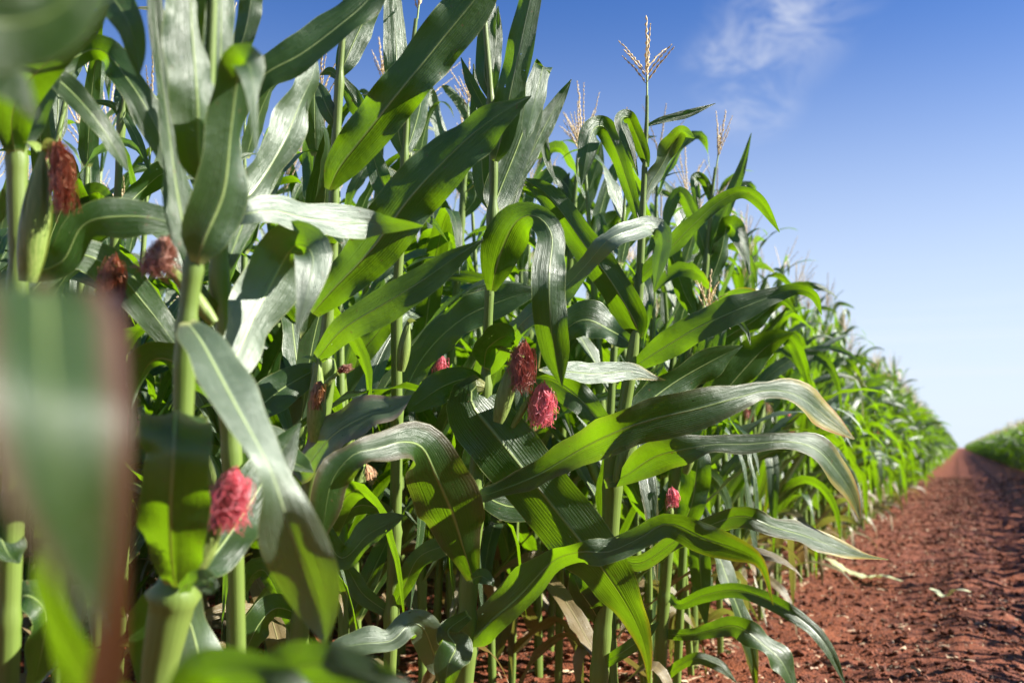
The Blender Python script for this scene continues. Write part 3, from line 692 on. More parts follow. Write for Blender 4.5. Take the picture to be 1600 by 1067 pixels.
# D: the central stalk
near_plant('central corn plant with wine red silk beside its stalk and arching leaves', 1.78,
    [(724, 1090, 13), (732, 920, 13), (738, 800, 14), (748, 700, 11), (757, 620, 8), (764, 470, 6.5), (770, 330, 6), (771, 250, 6), (766, 140, 5), (758, 40, 4), (752, -60, 3)],
    [L((773, 252, -.01, 7, 0), (782, 220, -.02, 22, 0), (798, 140, -.03, 25, 5), (815, 60, -.03, 24, 5), (835, -30, -.03, 18, 0), (850, -90, -.03, 8, 0), fold=.4),
     L((766, 152, 0, 6, 0), (757, 115, .0, 16, 10), (760, 60, .01, 17, 0), (762, -10, .02, 15, 0), (764, -60, .03, 10, 0), fold=.4),
     L((768, 455, -.01, 8, 0), (774, 425, -.03, 26, -6), (788, 380, -.05, 40, -10), (808, 345, -.07, 33, 5), (838, 338, -.09, 20, 30), (862, 368, -.11, 24, 20), (858, 430, -.16, 31, 15), (860, 500, -.16, 30, -5), (868, 556, -.15, 24, -10), (878, 605, -.14, .8, 0), fold=.3),
     L((770, 330, .01, 8, 0), (780, 300, .03, 28, -5), (812, 220, .05, 28, -20), (835, 150, .06, 21, -32), (846, 112, .05, 17, -30), (848, 106, .02, 16, 20), (838, 150, -.01, 16, 48), (826, 198, -.02, 12, 44), (822, 220, -.02, 1, 40), fold=.2),
     L((772, 330, .04, 8, 0), (756, 290, .05, 18, 10), (752, 240, .05, 17, 20), (746, 190, .05, 14, 10), (740, 100, .06, 1, 0)),
     L((790, 320, .04, 7, 0), (820, 260, .06, 12, -20), (850, 200, .08, 17, -15), (875, 155, .1, 10, -10), (893, 124, .1, .6, 0)),
     L((768, 185, .02, 5, 0), (756, 168, .03, 11, 0), (735, 128, .04, 9, 0), (720, 90, .05, .7, 0)),
     L((770, 160, .03, 4, 0), (772, 100, .04, 12, -10), (776, 50, .05, 10, -10), (778, 10, .05, 1, 0)),
     L((800, 330, .06, 6, 0), (835, 215, .12, 9, 0), (846, 205, .12, 10, 10), (856, 255, .12, 6, 20), (872, 290, .1, .6, 30)),
     # the bright silver, twisting one
     L((745, 590, .03, 10, -10), (765, 565, .0, 22, 0), (820, 500, -.1, 16, 40), (870, 462, -.08, 20, 42), (915, 415, -.10, 14, 10), (950, 375, -.12, 17, 40), (985, 360, -.09, 21, 46), (1020, 352, -.04, 17, 30), (1036, 372, -.04, 15, -30), (1030, 410, -.06, 13, -30), (1022, 452, -.07, .8, -30), wax=.9, fold=.2),
     # small clasping leaf beside the ear
     L((756, 575, -.02, 9, 30), (762, 545, -.05, 20, -46), (790, 525, -.08, 22, -44), (805, 530, -.09, 1, -40), node=False),
     # large central leaf falling right
     L((757, 605, -.02, 9, 0), (740, 604, -.03, 24, 30), (738, 632, -.03, 46, 25), (775, 680, -.02, 56, 12), (835, 755, .0, 56, 0), (895, 830, .01, 52, -14), (950, 900, .02, 42, -20), (990, 965, .03, 24, -20), (1010, 1020, .04, 10, -15), (1014, 1072, .05, .8, -10), fold=.16, wave=.005, burn=.45),
     L((756, 600, .01, 8, 0), (728, 592, -.02, 20, 10), (690, 605, -.03, 28, 12), (650, 632, -.04, 16, 10), (636, 642, -.04, .8, 0), fold=.2),
     # long waving leaf to the right
     L((748, 775, -.02, 9, 0), (775, 768, -.04, 15, 56), (840, 742, -.05, 27, 58), (905, 704, -.08, 27, 40), (960, 676, -.15, 36, -12), (1020, 655, -.15, 40, -20), (1085, 640, -.14, 36, -14), (1150, 622, -.12, 24, 12), (1200, 610, -.07, 14, 40), (1245, 618, -.02, 24, 44), (1290, 652, .03, 20, 40), (1335, 686, .05, .8, 30), burn=.8, purple=.12, fold=.18, wave=.003),
     # lower waving leaf
     L((735, 1005, -.01, 9, 0), (765, 972, -.01, 30, 56), (810, 932, .0, 35, 54), (862, 878, -.05, 20, 20), (905, 862, -.11, 16, -40), (950, 862, -.12, 22, 36), (1000, 840, -.12, 20, 10), (1045, 818, -.12, 20, -30), (1100, 842, -.11, 26, -22), (1150, 858, -.1, 22, -30), (1190, 882, -.08, 8, -20), (1208, 945, -.07, .7, 0), burn=.5, fold=.18, wave=.003),
     # folded leaf with purple edge on the left
     L((740, 905, -.02, 12, 0), (728, 868, -.06, 26, 0), (708, 805, -.12, 54, 8), (682, 745, -.18, 54, 5), (660, 700, -.22, 44, -20), (630, 690, -.26, 26, -46), (590, 700, -.30, 24, -46), (552, 710, -.33, 24, -34), (520, 748, -.34, 32, 10), (508, 800, -.34, 26, 14), (502, 850, -.33, .8, 10), purple=.2, fold=.14, wave=.006),
     L((738, 905, -.05, 8, 0), (752, 900, -.07, 14, 10), (766, 908, -.08, 8, 10), (770, 915, -.08, 1, 0), node=False),
     L((744, 800, .03, 9, 0), (720, 780, .05, 26, 0), (738, 740, .06, 26, -10), (748, 690, .06, 20, 0), (752, 650, .06, 1, 0)),
     L((728, 1010, .0, 9, 0), (690, 1040, -.05, 20, 0), (664, 985, -.09, 28, 10), (640, 975, -.12, 24, -10), (612, 1000, -.15, 20, -45), (570, 1005, -.17, 24, -46), (530, 1012, -.18, 16, -40), (505, 1030, -.18, 1, -30), wax=.8, fold=.2),
     L((732, 960, -.02, 9, 0), (700, 985, -.08, 18, 10), (712, 1010, -.12, 24, 40), (700, 1040, -.14, 24, -20), (694, 1100, -.14, 1, 0), burn=.3),
     L((748, 770, .06, 10, 0), (790, 790, .05, 26, 40), (850, 800, .05, 24, 30), (880, 850, .05, 16, 10), (886, 900, .04, 1, 0)),
     ],
    ears=[dict(husk=((778, 660), (806, 555), 14), silk=((820, 535), (812, 612), 15, 'wine'), dd=-.05, n=230, fluff=1.2, flaps=6, slabel='wine red silk'),
          dict(husk=((800, 668), (834, 610), 5), silk=((850, 600), (845, 666), 15, 'pink'), dd=-.02, n=230, fluff=1.2, flaps=2, slabel='rose pink silk'),
          ], seed=7)
# E: right of centre with the tall tassel
near_plant('corn plant whose open tassel stands highest against the sky', 2.05,
    [(934, 1090, 13), (942, 980, 13), (952, 860, 13), (960, 720, 13.5), (975, 640, 10), (990, 540, 7), (998, 460, 6.5), (1004, 330, 4.5), (1010, 200, 3), (1011, 150, 2.5)],
    [L((1000, 528, 0, 8, 0), (990, 500, -.02, 26, 0), (955, 440, -.04, 28, 8), (915, 385, -.05, 28, 8), (880, 335, -.05, 24, 6), (848, 298, -.05, 18, 0), (812, 278, -.05, 1, 0), fold=.3),
     L((992, 442, 0, 8, 0), (1010, 425, -.01, 12, 30), (1050, 385, -.03, 14, 40), (1090, 345, -.05, 14, 30), (1125, 315, -.06, 12, 10), (1160, 300, -.07, 10, -20), (1190, 318, -.08, 11, -30), (1218, 363, -.08, .7, -20), fold=.3),
     L((1006, 318, 0, 5, 0), (1014, 292, 0, 10, -30), (1032, 262, 0, 15, -44), (1052, 225, -.02, 15, -46), (1066, 206, -.05, 11, -30), (1085, 216, -.08, 1, 10), wax=.9, fold=.3),
     L((1012, 196, 0, 2.5, 0), (1035, 188, 0, 6, 20), (1075, 178, 0, 7, 20), (1118, 162, 0, .5, 10), fold=.3),
     L((1011, 262, 0, 4, 0), (1006, 240, -.01, 11, 0), (992, 205, -.03, 13, 0), (982, 184, -.06, 12, 20), (970, 190, -.1, 11, 20), (982, 225, -.12, 10, 5), (997, 275, -.12, 1, 0), fold=.25),
     L((998, 345, .02, 6, 0), (985, 300, .03, 12, 15), (965, 240, .03, 17, 15), (945, 200, .02, 18, 10), (926, 205, -.03, 20, 10), (916, 245, -.05, 15, 5), (908, 290, -.05, .8, 0), fold=.3),
     L((988, 575, .0, 8, 0), (1030, 548, -.03, 22, 12), (1085, 515, -.06, 26, 22), (1150, 485, -.08, 26, 26), (1210, 462, -.08, 14, 22), (1245, 452, -.08, 9, -20), (1272, 462, -.08, 8, -30), (1284, 492, -.08, .7, -30), fold=.22),
     L((842, 578, -.32, 1, 20), (880, 580, -.3, 14, 44), (930, 584, -.26, 18, 44), (985, 580, -.22, 15, 20), (1022, 590, -.2, 5, 0), (1040, 594, -.2, .6, 0), wax=.7, burn=.9, fold=.15, node=False),
     L((945, 756, -.02, 8, 0), (975, 745, -.06, 14, 20), (1020, 715, -.1, 30, -20), (1060, 704, -.12, 28, -18), (1110, 695, -.13, 15, 30), (1170, 694, -.14, 19, 30), (1230, 690, -.14, 13, 40), (1275, 702, -.09, 21, 44), (1310, 740, -.05, 20, 42), (1332, 775, -.03, 12, 35), (1344, 812, -.02, .7, 20), wax=.15, burn=.8, purple=.12, fold=.18, wave=.003),
     L((958, 868, .05, 9, 0), (1000, 880, .0, 14, 10), (1060, 842, -.05, 14, 20), (1110, 820, -.1, 15, -10), (1160, 806, -.12, 20, -20), (1205, 822, -.11, 16, 30), (1260, 838, -.06, 19, 44), (1310, 856, -.02, 16, 38), (1350, 868, .0, 6, 20), (1388, 874, .02, .6, 10), burn=1.0, purple=.15, fold=.18, wave=.003),
     L((950, 900, .02, 9, 0), (925, 930, .0, 22, 40), (905, 905, -.02, 18, 40), (890, 895, -.03, 1, 40)),
     L((945, 985, .02, 8, 0), (925, 950, -.02, 18, 20), (905, 920, -.03, 20, 20), (893, 890, -.03, 1, 0)),
     L((938, 1040, 0, 9, 0), (985, 1010, -.03, 12, 0), (1010, 990, -.05, 10, 0), (1030, 970, -.05, 1, 0)),
     L((962, 700, .06, 10, 0), (930, 650, .1, 22, 0), (890, 610, .12, 26, 10), (850, 590, .13, 20, 20), (810, 600, .13, 1, 0)),
     L((990, 540, .06, 8, 0), (960, 520, .1, 26, -40), (915, 500, .1, 30, -30), (880, 520, .1, 20, 10), (870, 560, .1, 1, 0)),
     L((968, 680, .04, 8, 0), (1000, 640, .08, 22, 10), (1050, 600, .12, 26, -30), (1110, 565, .15, 24, -44), (1160, 540, .18, 1, -40)),
     ],
    ears=[dict(husk=((965, 755), (998, 640), 14), dd=-.04, flaps=1), dict(husk=((1044, 810), (1050, 790), 6), silk=((1050, 762), (1052, 792), 8, 'pink'), dd=.35, n=110)],
    tassel=((1011, 150), (1010, 24), 8, .82), seed=8)
# F
near_plant('corn plant with upright lime green leaf fan right of the tallest tassel plant', 2.7,
    [(1030, 1090, 9), (1036, 960, 9), (1046, 820, 8.5), (1060, 700, 8), (1075, 560, 6), (1088, 500, 5), (1098, 490, 4)],
    [L((1080, 640, 0, 8, 0), (1074, 580, 0, 13, 0), (1080, 530, 0, 13, 0), (1086, 470, 0, .8, 0)),
     L((1082, 640, 0, 8, 0), (1092, 580, -.01, 13, 0), (1104, 530, -.01, 12, 0), (1112, 480, 0, .8, 0)),
     L((1084, 635, 0, 7, 0), (1110, 580, -.02, 12, 0), (1125, 530, -.02, 10, 0), (1136, 480, 0, .8, 0)),
     L((1070, 690, .0, 8, 0), (1110, 640, .0, 20, -30), (1160, 580, 0, 26, -44), (1200, 540, 0, 24, -44), (1240, 520, 0, 1, -40)),
     L((1046, 930, 0, 7, 0), (1062, 945, -.04, 8, 0), (1100, 930, -.08, 12, 0), (1150, 922, -.12, 13, -10), (1205, 940, -.15, 14, -5), (1260, 975, -.17, 12, 20), (1295, 1015, -.18, 10, 20), (1322, 1072, -.18, .8, 20), fold=.25),
     L((1040, 990, 0, 8, 0), (1075, 992, -.05, 10, 30), (1110, 985, -.08, 13, 20), (1150, 978, -.1, 17, -25), (1190, 1005, -.12, 18, 46), (1222, 1035, -.12, 18, 46), (1245, 1085, -.12, 2, 40), fold=.2),
     L((1036, 1060, 0, 8, 0), (1060, 1040, -.03, 9, 0), (1090, 1028, -.05, 10, 0), (1125, 1040, -.06, 10, 10), (1150, 1065, -.06, 1, 10)),
     L((1052, 850, .0, 7, 0), (1080, 790, -.02, 24, 0), (1090, 720, -.02, 24, 0), (1096, 690, 0, 8, 0), (1100, 670, 0, 1, 0)),
     L((1060, 790, .03, 7, 0), (1090, 850, .0, 17, 0), (1096, 920, .0, 16, 0), (1104, 980, 0, 1, 0)),
     L((1090, 780, .05, 7, 0), (1120, 860, .03, 12, 50), (1145, 930, 0, 14, 46), (1170, 1000, 0, 14, 30), (1182, 1075, 0, 2, 0), burn=.4),
     L((1060, 740, .03, 7, 0), (1030, 800, 0, 20, 40), (1000, 780, 0, 22, 44), (970, 720, 0, 1, 40))],
    ears=[dict(husk=((1070, 740), (1086, 690), 8), dd=-.05, flaps=1), dict(husk=((1100, 770), (1100, 735), 6), silk=((1100, 712), (1104, 728), 8, 'rose'), dd=.5, n=60)],
    tassel=((1103, 500), (1112, 420), 9, .7), seed=9)
# I: plant with dense upright tassel at the skyline
near_plant('corn plant with narrow leaning tassel beside the long upright leaf', 2.9,
    [(1078, 640, 6), (1090, 540, 5.5), (1100, 440, 4.5), (1108, 360, 3.5), (1113, 300, 2.6), (1118, 262, 2.2)],
    [L((1106, 400, 0, 6, 0), (1118, 365, 0, 12, 10), (1138, 315, 0, 12, 10), (1158, 265, 0, 8, 5), (1174, 208, 0, .6, 0), fold=.3),
     L((1112, 320, 0, 3, 0), (1108, 300, 0, 8, 0), (1098, 280, -.02, 8, 10), (1086, 278, -.05, 8, 10), (1088, 305, -.06, 7, 5), (1093, 335, -.06, .6, 0)),
     L((1105, 405, 0, 6, 0), (1095, 370, 0, 12, 10), (1080, 330, .02, 13, 10), (1062, 300, .03, 10, 10), (1045, 330, .03, 10, 0), (1038, 370, .03, 1, 0)),
     L((1098, 470, 0, 6, 0), (1125, 400, 0, 14, -35), (1138, 350, -.02, 14, -42), (1160, 380, -.04, 12, 30), (1172, 430, -.04, 1, 20)),
     L((1094, 500, 0, 6, 0), (1070, 460, 0, 16, 20), (1050, 400, 0, 15, 20), (1030, 370, 0, 12, 0), (1010, 400, 0, 1, 0)),
     L((1090, 560, 0, 6, 0), (1130, 530, 0, 16, -40), (1180, 500, 0, 18, -44), (1220, 470, 0, 10, -30), (1245, 490, 0, 1, 0)),
     L((1088, 580, 0, 6, 0), (1120, 590, 0, 14, 30), (1200, 540, -.1, 14, 10), (1235, 530, -.1, 13, -20), (1255, 570, -.1, 10, -20), (1262, 600, -.1, .7, 0)),
     ], tassel=((1119, 262), (1134, 172), 6, .28), seed=10)
# plants whose tassels show between the big leaves
for (lab, d_, st_, lf_, ta_, sd_) in (
    ('corn plant with bushy many branched tassel beside the folded leaf', 3.1,
     [(878, 700, 6), (885, 500, 5.5), (893, 380, 4.5), (899, 300, 3.5), (903, 240, 2.5)],
     [L((898, 320, 0, 6, 0), (885, 290, 0, 12, -20), (862, 275, 0, 14, -40), (835, 300, 0, 10, -40), (815, 330, 0, 1, 0)),
      L((893, 350, 0, 6, 0), (915, 310, 0, 14, 0), (932, 260, 0, 13, 0), (940, 220, 0, 1, 0)),
      L((888, 400, 0, 6, 0), (870, 350, 0, 13, 0), (878, 300, 0, 12, 10), (890, 270, 0, 1, 0)),
      L((885, 430, 0, 6, 0), (920, 400, 0, 16, -40), (950, 350, 0, 16, -45), (975, 330, 0, 1, -30))],
     ((903, 242), (903, 158), 14, .75), 11),
    ('corn plant with sparse tassel showing above the long diagonal leaves', 2.9,
     [(700, 600, 6), (716, 420, 5.5), (724, 300, 4.5), (730, 220, 3), (731, 180, 2.4)],
     [L((727, 240, 0, 5, 0), (742, 205, 0, 10, -30), (722, 165, 0, 9, -30), (700, 140, 0, 7, -20), (690, 135, 0, 1, 0)),
      L((722, 300, 0, 6, 0), (705, 260, 0, 12, -40), (690, 220, 0, 12, -44), (676, 160, 0, 10, -40), (672, 130, 0, 1, 0)),
      L((720, 340, 0, 6, 0), (742, 310, 0, 14, 0), (735, 280, 0, 14, 0), (700, 290, 0, 1, 0))],
     ((731, 180), (734, 92), 7, .6), 12),
    ('corn plant with dark thin tassel behind the widest diagonal leaf', 2.9,
     [(560, 600, 6), (575, 420, 5.5), (590, 300, 4.5), (598, 200, 3), (600, 140, 2.4)],
     [L((598, 215, 0, 5, 0), (582, 170, 0, 8, 0), (570, 145, 0, 6, 0), (560, 143, 0, 1, 0)),
      L((592, 280, 0, 6, 0), (560, 240, 0, 16, -10), (545, 220, 0, 14, -10), (535, 200, 0, 1, 0)),
      L((588, 320, 0, 6, 0), (618, 280, 0, 15, -30), (640, 240, 0, 14, -40), (650, 215, 0, 1, 0))],
     ((600, 140), (592, 58), 5, .35), 13)):
    near_plant(lab, d_, st_, lf_, (), ta_, sd_)
# K: leaves right in front of the lens at the left and bottom
near_plant('corn plant almost touching the camera, soft grey green leaf with purple edges', .255,
    [(-420, 2000, 60), (-360, 1300, 55), (-330, 900, 50), (-310, 400, 44), (-290, 60, 36)],
    [L((-290, 100, .04, 30, 0), (-60, -250, .06, 170, 10), (250, -330, .1, 210, 0), (560, -320, .1, 210, 0), (860, -260, .1, 120, 0), (1000, -200, .1, 2, 0), fold=.1),  # added unseen leaf above the frame, blocks sun from the upper left leaves
     L((-330, 1000, .06, 30, 0), (-150, 640, .05, 70, 0), (30, 480, .02, 84, 0), (60, 450, .0, 92, -10), (70, 480, -.012, 98, -42), (76, 590, -.04, 98, -44), (98, 730, -.045, 78, -44), (128, 860, -.04, 46, -40), (150, 985, -.035, 2, -20), fold=.12, wave=.0012, purple=.45, wax=.2, flat=True),
     L((-330, 1000, .10, 40, 0), (-100, 620, .12, 60, 0), (100, 480, .13, 60, 0), (160, 520, .12, 50, 30), (174, 640, .11, 44, 34), (176, 800, .11, 42, 34), (172, 980, .11, 40, 34), (150, 1150, .11, 40, 34), (140, 1300, .1, 2, 30), fold=.15, wave=.0015, maroon=.92, flat=True),
     L((-310, 300, .04, 40, 0), (-220, 60, .08, 80, 0), (-60, 40, .12, 84, -10), (60, 30, .14, 66, -20), (140, -30, .15, 40, -20), (200, -100, .16, 2, -20), fold=.2),
     L((-310, 350, .05, 40, 0), (-240, 130, .12, 70, 20), (-90, 110, .2, 60, 30), (0, 120, .2, 40, 20), (60, 190, .2, 1, 10), fold=.2),
     ], seed=14)
near_plant('young corn plant below the frame, two soft lime leaves arching up at the bottom', .62,
    [(330, 1500, 26), (350, 1380, 25), (365, 1260, 24), (380, 1180, 18)],
    [L((350, 1330, 0, 30, 0), (300, 1180, -.03, 50, 10), (310, 1070, -.06, 46, -20), (375, 1048, -.08, 36, -10), (450, 1080, -.09, 36, -10), (520, 1150, -.09, 1, 0), fold=.2),
     L((365, 1270, 0, 26, 0), (400, 1120, .0, 46, 0), (450, 1050, .0, 48, 0), (520, 1042, -.02, 38, -10), (600, 1070, -.03, 30, -10), (680, 1100, -.03, 1, 0), fold=.2),
     L((340, 1360, .03, 26, 0), (200, 1150, -.1, 40, 40), (110, 1020, -.18, 30, 50), (70, 900, -.2, 26, 50), (110, 800, -.2, 18, 50), (150, 730, -.2, 1, 40), fold=.2),
     ], seed=15)

# ------------------------------------------------------------------ the rest of the field
def make_variant(seed, tassel=True, coarse=False, H0=1.62):
    """returns list of (part name, mesh, props) in local space, base at the origin"""
    rs = np.random.RandomState(seed); parts = []
    lean = rs.randn(2) * .03; Ht = H0 * (.93 + .14 * rs.rand())
    zz = np.array([0, .35, .7, 1.0]) * Ht
    C = np.stack([lean[0] * (zz / Ht) ** 2 * Ht, lean[1] * (zz / Ht) ** 2 * Ht, zz], 1)
    rad = np.array([.0125, .0115, .009, .0035]) * (.9 + .25 * rs.rand())
    def pos(z):
        return np.array([lean[0] * (z / Ht) ** 2 * Ht, lean[1] * (z / Ht) ** 2 * Ht, z])
    nl = 12 + rs.randint(0, 2); nz = Ht * (np.linspace(.08, .94, nl) + rs.randn(nl) * .006)
    parts.append(('stalk', stalk_mesh(C, rad, nz, 14 if coarse else 44, 5 if coarse else 8), {}))
    plane = rs.rand() * math.pi
    for k, z in enumerate(nz):
        f = k / (nl - 1); az_ = plane + (k % 2) * math.pi + rs.randn() * .35
        ln = (.50 + .36 * math.sin(min(1, f * 1.25 + .12) * math.pi) ** .8) * (.9 + .2 * rs.rand())
        if f > .85: ln *= .75
        if f < .12: ln *= .75
        wm = (.026 + .014 * math.sin(min(1, f * 1.1 + .08) * math.pi)) * (.9 + .2 * rs.rand())
        th0 = R(10 + 26 * (1 - f) + rs.rand() * 14); bend = R(45 + 80 * rs.rand() + 35 * (1 - f)); pw = 1.3 + 1.6 * rs.rand() + .8 * f
        kink = rs.rand() < .45; kv = .35 + .4 * rs.rand(); ka = R(50 + 60 * rs.rand())
        n = 10 if coarse else 20; v = np.linspace(0, 1, n)
        th = th0 + bend * v ** pw + (ka * (1 / (1 + np.exp(-(v - kv) * 34))) if kink else 0)
        th = np.minimum(th, R(176)); ds = ln / (n - 1)
        rr = np.concatenate([[0], np.cumsum(np.sin(th[:-1]) * ds)]); hh = np.concatenate([[0], np.cumsum(np.cos(th[:-1]) * ds)])
        swerve = rs.randn() * .45
        a = az_ + swerve * v
        out = np.stack([np.cos(az_ + swerve * v * .6) * rr, np.sin(az_ + swerve * v * .6) * rr, hh], 1)
        Cl = pos(z) + np.array([math.cos(az_), math.sin(az_), 0]) * .006 + out
        T = tangents(Cl); side = np.stack([-np.sin(a), np.cos(a), np.zeros(n)], 1)
        side = nrm(side - (side * T).sum(1, keepdims=True) * T); N = np.cross(T, side)
        tw = rs.randn() * .7 * v + rs.randn() * 1.2 * v ** 2 + .5 * np.sin(v * (5 + 4 * rs.rand()) + rs.rand() * 6) * v
        B = side * np.cos(tw)[:, None] + N * np.sin(tw)[:, None]
        prof = wm * (np.clip(v * 7 + .28, 0, 1) ** .7) * np.clip(1 - v ** 2.6, 0, 1) ** .8 * (1 - .25 * v)
        P, UV = ribbon(Cl, B, np.maximum(prof, .0006), .28, .005, 4 if coarse else 6, seed * 40 + k)
        pr = {}
        if f < .13: pr['dry'] = float(.45 + .5 * rs.rand())
        elif rs.rand() < .18: pr['burn'] = float(.4 + .5 * rs.rand())
        if rs.rand() < .3: pr['wax'] = float(.7 * rs.rand())
        parts.append(('leaf', grid_mesh('leaf', P, UV, material=M['leaf']), pr))
    if tassel:
        top = pos(Ht); b = tassel_bag(top - [0, 0, .02], (rs.randn() * .12, rs.randn() * .12, 1), .26 + .09 * rs.rand(), rs, 5 + rs.randint(0, 5), .35 + .35 * rs.rand(), full=not coarse, ns=3 if coarse else 4)
        parts.append(('tassel', b.mesh('tassel'), {}))
    for q in range(1 + (rs.rand() < .4)):
        z = Ht * (.50 - .09 * q); a = plane + rs.rand() * 6.28; dr = np.array([math.cos(a), math.sin(a), 0])
        p0 = pos(z) + dr * .012; p1 = p0 + dr * .055 + np.array([0, 0, .15])
        parts.append(('ear', ear_bag(p0, p1, .017, rs, 2).mesh('ear'), {}))
        parts[-1][1].materials.append(M['husk'])
        b = silk_bag(p1 + dr * .002, p1 + dr * .022 - [0, 0, .055], .013, rs, 12 if coarse else 45, 3, 5, .0009 if coarse else .0008)
        me = b.mesh('silk'); me.materials.append(M[('pink', 'wine', 'rust', 'rose', 'tan')[(seed + q) % 5]])
        parts.append(('silk', me, {}))
    return parts
variants = [make_variant(100 + i) for i in range(9)]
def place(parts, loc, rz, sc, label, group):
    e = empty('corn_plant', loc, label, 'corn plant', group); e.rotation_euler = (rs_p.randn() * .025, rs_p.randn() * .025, rz); e.scale = (sc, sc, sc)
    ear = None
    for name, me, pr in parts:
        o_ = bpy.data.objects.new(name, me); COL.objects.link(o_)
        o_.parent = ear if name == 'silk' and ear else e
        if name == 'ear': ear = o_
        for k, v in pr.items(): o_[k] = v
    return e
rs_p = np.random.RandomState(21)
ROW0, ROWD, SP = -.86, .48, .175
cand = []
for r_ in range(12):
    y = -3.0 + rs_p.rand() * .2
    while y < 30:
        x = ROW0 - r_ * ROWD + rs_p.randn() * .035
        p = Vector((x, y, 0)); d = depth_of(Vector((x, y, CAM_H)))
        y += SP * (.8 + .4 * rs_p.rand())
        fx = frame_x(Vector((x, p.y, CAM_H)))
        if d < (2.5 if r_ == 0 else 2.35 if fx > 560 else 1.95) or fx < -250: continue
        cand.append((d + 1.1 * r_, r_, x, p.y, d))
cand.sort()
NEAR = cand[:280]
REST = cand[280:]
ORD = 'first second third fourth fifth sixth seventh eighth ninth tenth eleventh twelfth'.split()
SILK = ('pink', 'wine red', 'rust brown', 'pale rose', 'tan')
count = {}
for i, (_s, r_, x, y, d) in enumerate(NEAR):
    vi = int(rs_p.randint(0, len(variants))); sc_ = .87 + .16 * rs_p.rand()
    size = 'short' if sc_ < .92 else 'tall' if sc_ > .98 else 'medium'
    silk = SILK[(100 + vi) % 5]; k = count[r_] = count.get(r_, 0) + 1
    if r_ == 0:
        grp = 'corn plants of the front row'
        lab = f'{ORD[k - 1]} front row corn plant past the tallest tassel, {size}, with {silk} silk' if k <= 12 else \
              f'{size} corn plant with {silk} silk in the {"middle" if d < 9 else "far"} front row beside the red path'
    elif r_ == 1:
        grp = 'corn plants of the second row'
        lab = f'{size} corn plant with {silk} silk in the second row, {"near" if d < 4.5 else "middle" if d < 8 else "far"} stretch'
    else:
        grp = 'corn plants deep in the field'
        lab = f'{size} corn plant with {silk} silk in the {ORD[r_]} row, {"near" if d < 4 else "middle" if d < 7 else "far"} stretch'
    place(variants[vi], (x, y, float(ground_z(x, y)) - .01), rs_p.rand() * 6.28, sc_, lab, grp)

# far plants: one instanced mass per field
def joined(parts, name):
    V, Q, U, Mi, k, mats = [], [], [], [], 0, []
    for _n, me, _p in parts:
        nv = len(me.vertices); v = np.zeros(nv * 3, np.float32); me.vertices.foreach_get('co', v)
        nq = len(me.polygons); q = np.zeros(nq * 4, np.int32); me.loops.foreach_get('vertex_index', q)
        uv = np.zeros((nv, 2)); lu = np.zeros(nq * 8, np.float32); me.uv_layers[0].data.foreach_get('uv', lu); uv[q] = lu.reshape(-1, 2)
        mi = np.zeros(nq, np.int32); me.polygons.foreach_get('material_index', mi)
        mm = []
        for mt in me.materials:
            if mt not in mats: mats.append(mt)
            mm.append(mats.index(mt))
        V.append(v.reshape(-1, 3)); Q.append(q.reshape(-1, 4) + k); U.append(uv); Mi.append(np.array(mm)[mi]); k += nv
    me = bpy.data.meshes.new(name); make_mesh(me, np.vstack(V), np.vstack(Q), np.vstack(U))
    for mt in mats: me.materials.append(mt)
    me.polygons.foreach_set('material_index', np.concatenate(Mi).astype(np.int32))
    return me
proto = bpy.data.collections.new('corn_forms')
for i in range(6):
    o_ = bpy.data.objects.new('corn_form', joined(make_variant(300 + i, coarse=True), 'corn_form')); proto.objects.link(o_)
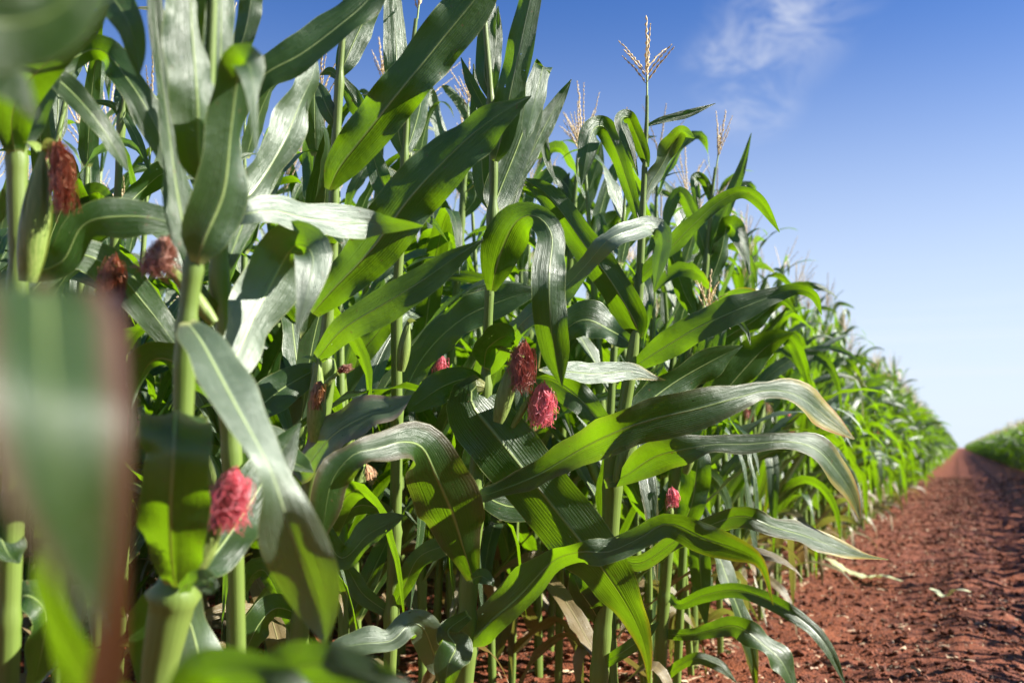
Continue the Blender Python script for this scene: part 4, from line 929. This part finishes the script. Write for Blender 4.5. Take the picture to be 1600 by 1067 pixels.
def field_mass(name, P, label, s0=.86, s1=1.02):
    me = bpy.data.meshes.new(name); me.vertices.add(len(P)); me.vertices.foreach_set('co', np.asarray(P, np.float32).ravel())
    o_ = obj(name, me); tag(o_, label, 'corn field', kind='stuff')
    ng = bpy.data.node_groups.new(name, 'GeometryNodeTree')
    ng.interface.new_socket('Geometry', in_out='INPUT', socket_type='NodeSocketGeometry')
    ng.interface.new_socket('Geometry', in_out='OUTPUT', socket_type='NodeSocketGeometry')
    n = ng.nodes; l = ng.links
    gi = n.new('NodeGroupInput'); go = n.new('NodeGroupOutput'); ip = n.new('GeometryNodeInstanceOnPoints')
    ci = n.new('GeometryNodeCollectionInfo'); ci.inputs['Collection'].default_value = proto
    ci.inputs['Separate Children'].default_value = True; ci.inputs['Reset Children'].default_value = True
    ip.inputs['Pick Instance'].default_value = True
    rv = n.new('FunctionNodeRandomValue'); rv.data_type = 'FLOAT_VECTOR'
    rv.inputs[0].default_value = (-.04, -.04, 0); rv.inputs[1].default_value = (.04, .04, 6.283)
    rsn = n.new('FunctionNodeRandomValue'); rsn.data_type = 'FLOAT'; rsn.inputs[2].default_value = s0; rsn.inputs[3].default_value = s1
    l.new(gi.outputs[0], ip.inputs['Points']); l.new(ci.outputs[0], ip.inputs['Instance'])
    l.new(rv.outputs[0], ip.inputs['Rotation']); l.new(rsn.outputs[1], ip.inputs['Scale']); l.new(ip.outputs[0], go.inputs[0])
    md = o_.modifiers.new('spread', 'NODES'); md.node_group = ng
    return o_
PL = [(x, y, float(ground_z(x, y)) - .01) for (_s, r_, x, y, d) in REST]
for r_ in range(14):
    y = 30.0
    while y < 330:
        x = ROW0 - r_ * ROWD + rs_p.randn() * .05
        PL.append((x, y, 0)); y += (.23 + max(0, y - 80) * .002) * (.8 + .4 * rs_p.rand())
field_mass('left_corn_field', PL, 'rows of corn left of the path running off into the distance')
PR = []
for r_ in range(22):
    y = -6.0 if r_ < 3 else 40.0
    while y < 330:
        x = 1.80 + r_ * .5 + rs_p.randn() * .05
        PR.append((x, y, 0)); y += (.17 + max(0, y - 80) * .002) * (.8 + .4 * rs_p.rand())
field_mass('right_corn_field', PR, 'dark mass of corn beyond the right side of the path', .74, .88)

# ------------------------------------------------------------------ leaves dropped on the path
def dropped(label, a, b, hw, seed, bend=.03):
    p0, p1 = on_ground(*a), on_ground(*b)
    v = np.linspace(0, 1, 20); C = np.array(p0)[None] * (1 - v)[:, None] + np.array(p1)[None] * v[:, None]
    dirv = nrm(C[-1] - C[0]); sd = np.cross(dirv, [0, 0, 1]); C = C + sd * (np.sin(v * math.pi) * bend)[:, None]
    C[:, 2] = ground_z(C[:, 0], C[:, 1]) + .042 + .016 * np.sin(v * 7 + seed)
    P, UV = ribbon(C, np.repeat(sd[None], 20, 0), hw * np.sin(np.clip(v * .9 + .08, 0, 1) * math.pi) ** .6, .3, .006, 6, seed, 1.0)
    o_ = obj('fallen_leaf', grid_mesh('fallen_leaf', P, UV, material=M['strip'])); tag(o_, label, 'leaf', 'torn leaf strips lying on the path'); return o_
dropped('long pale torn corn leaf on the red soil by the plants', (1292, 888), (1410, 922), .030, 1)
dropped('short light green leaf strip lying alone on the open red path', (1455, 938), (1518, 948), .022, 2, .01)
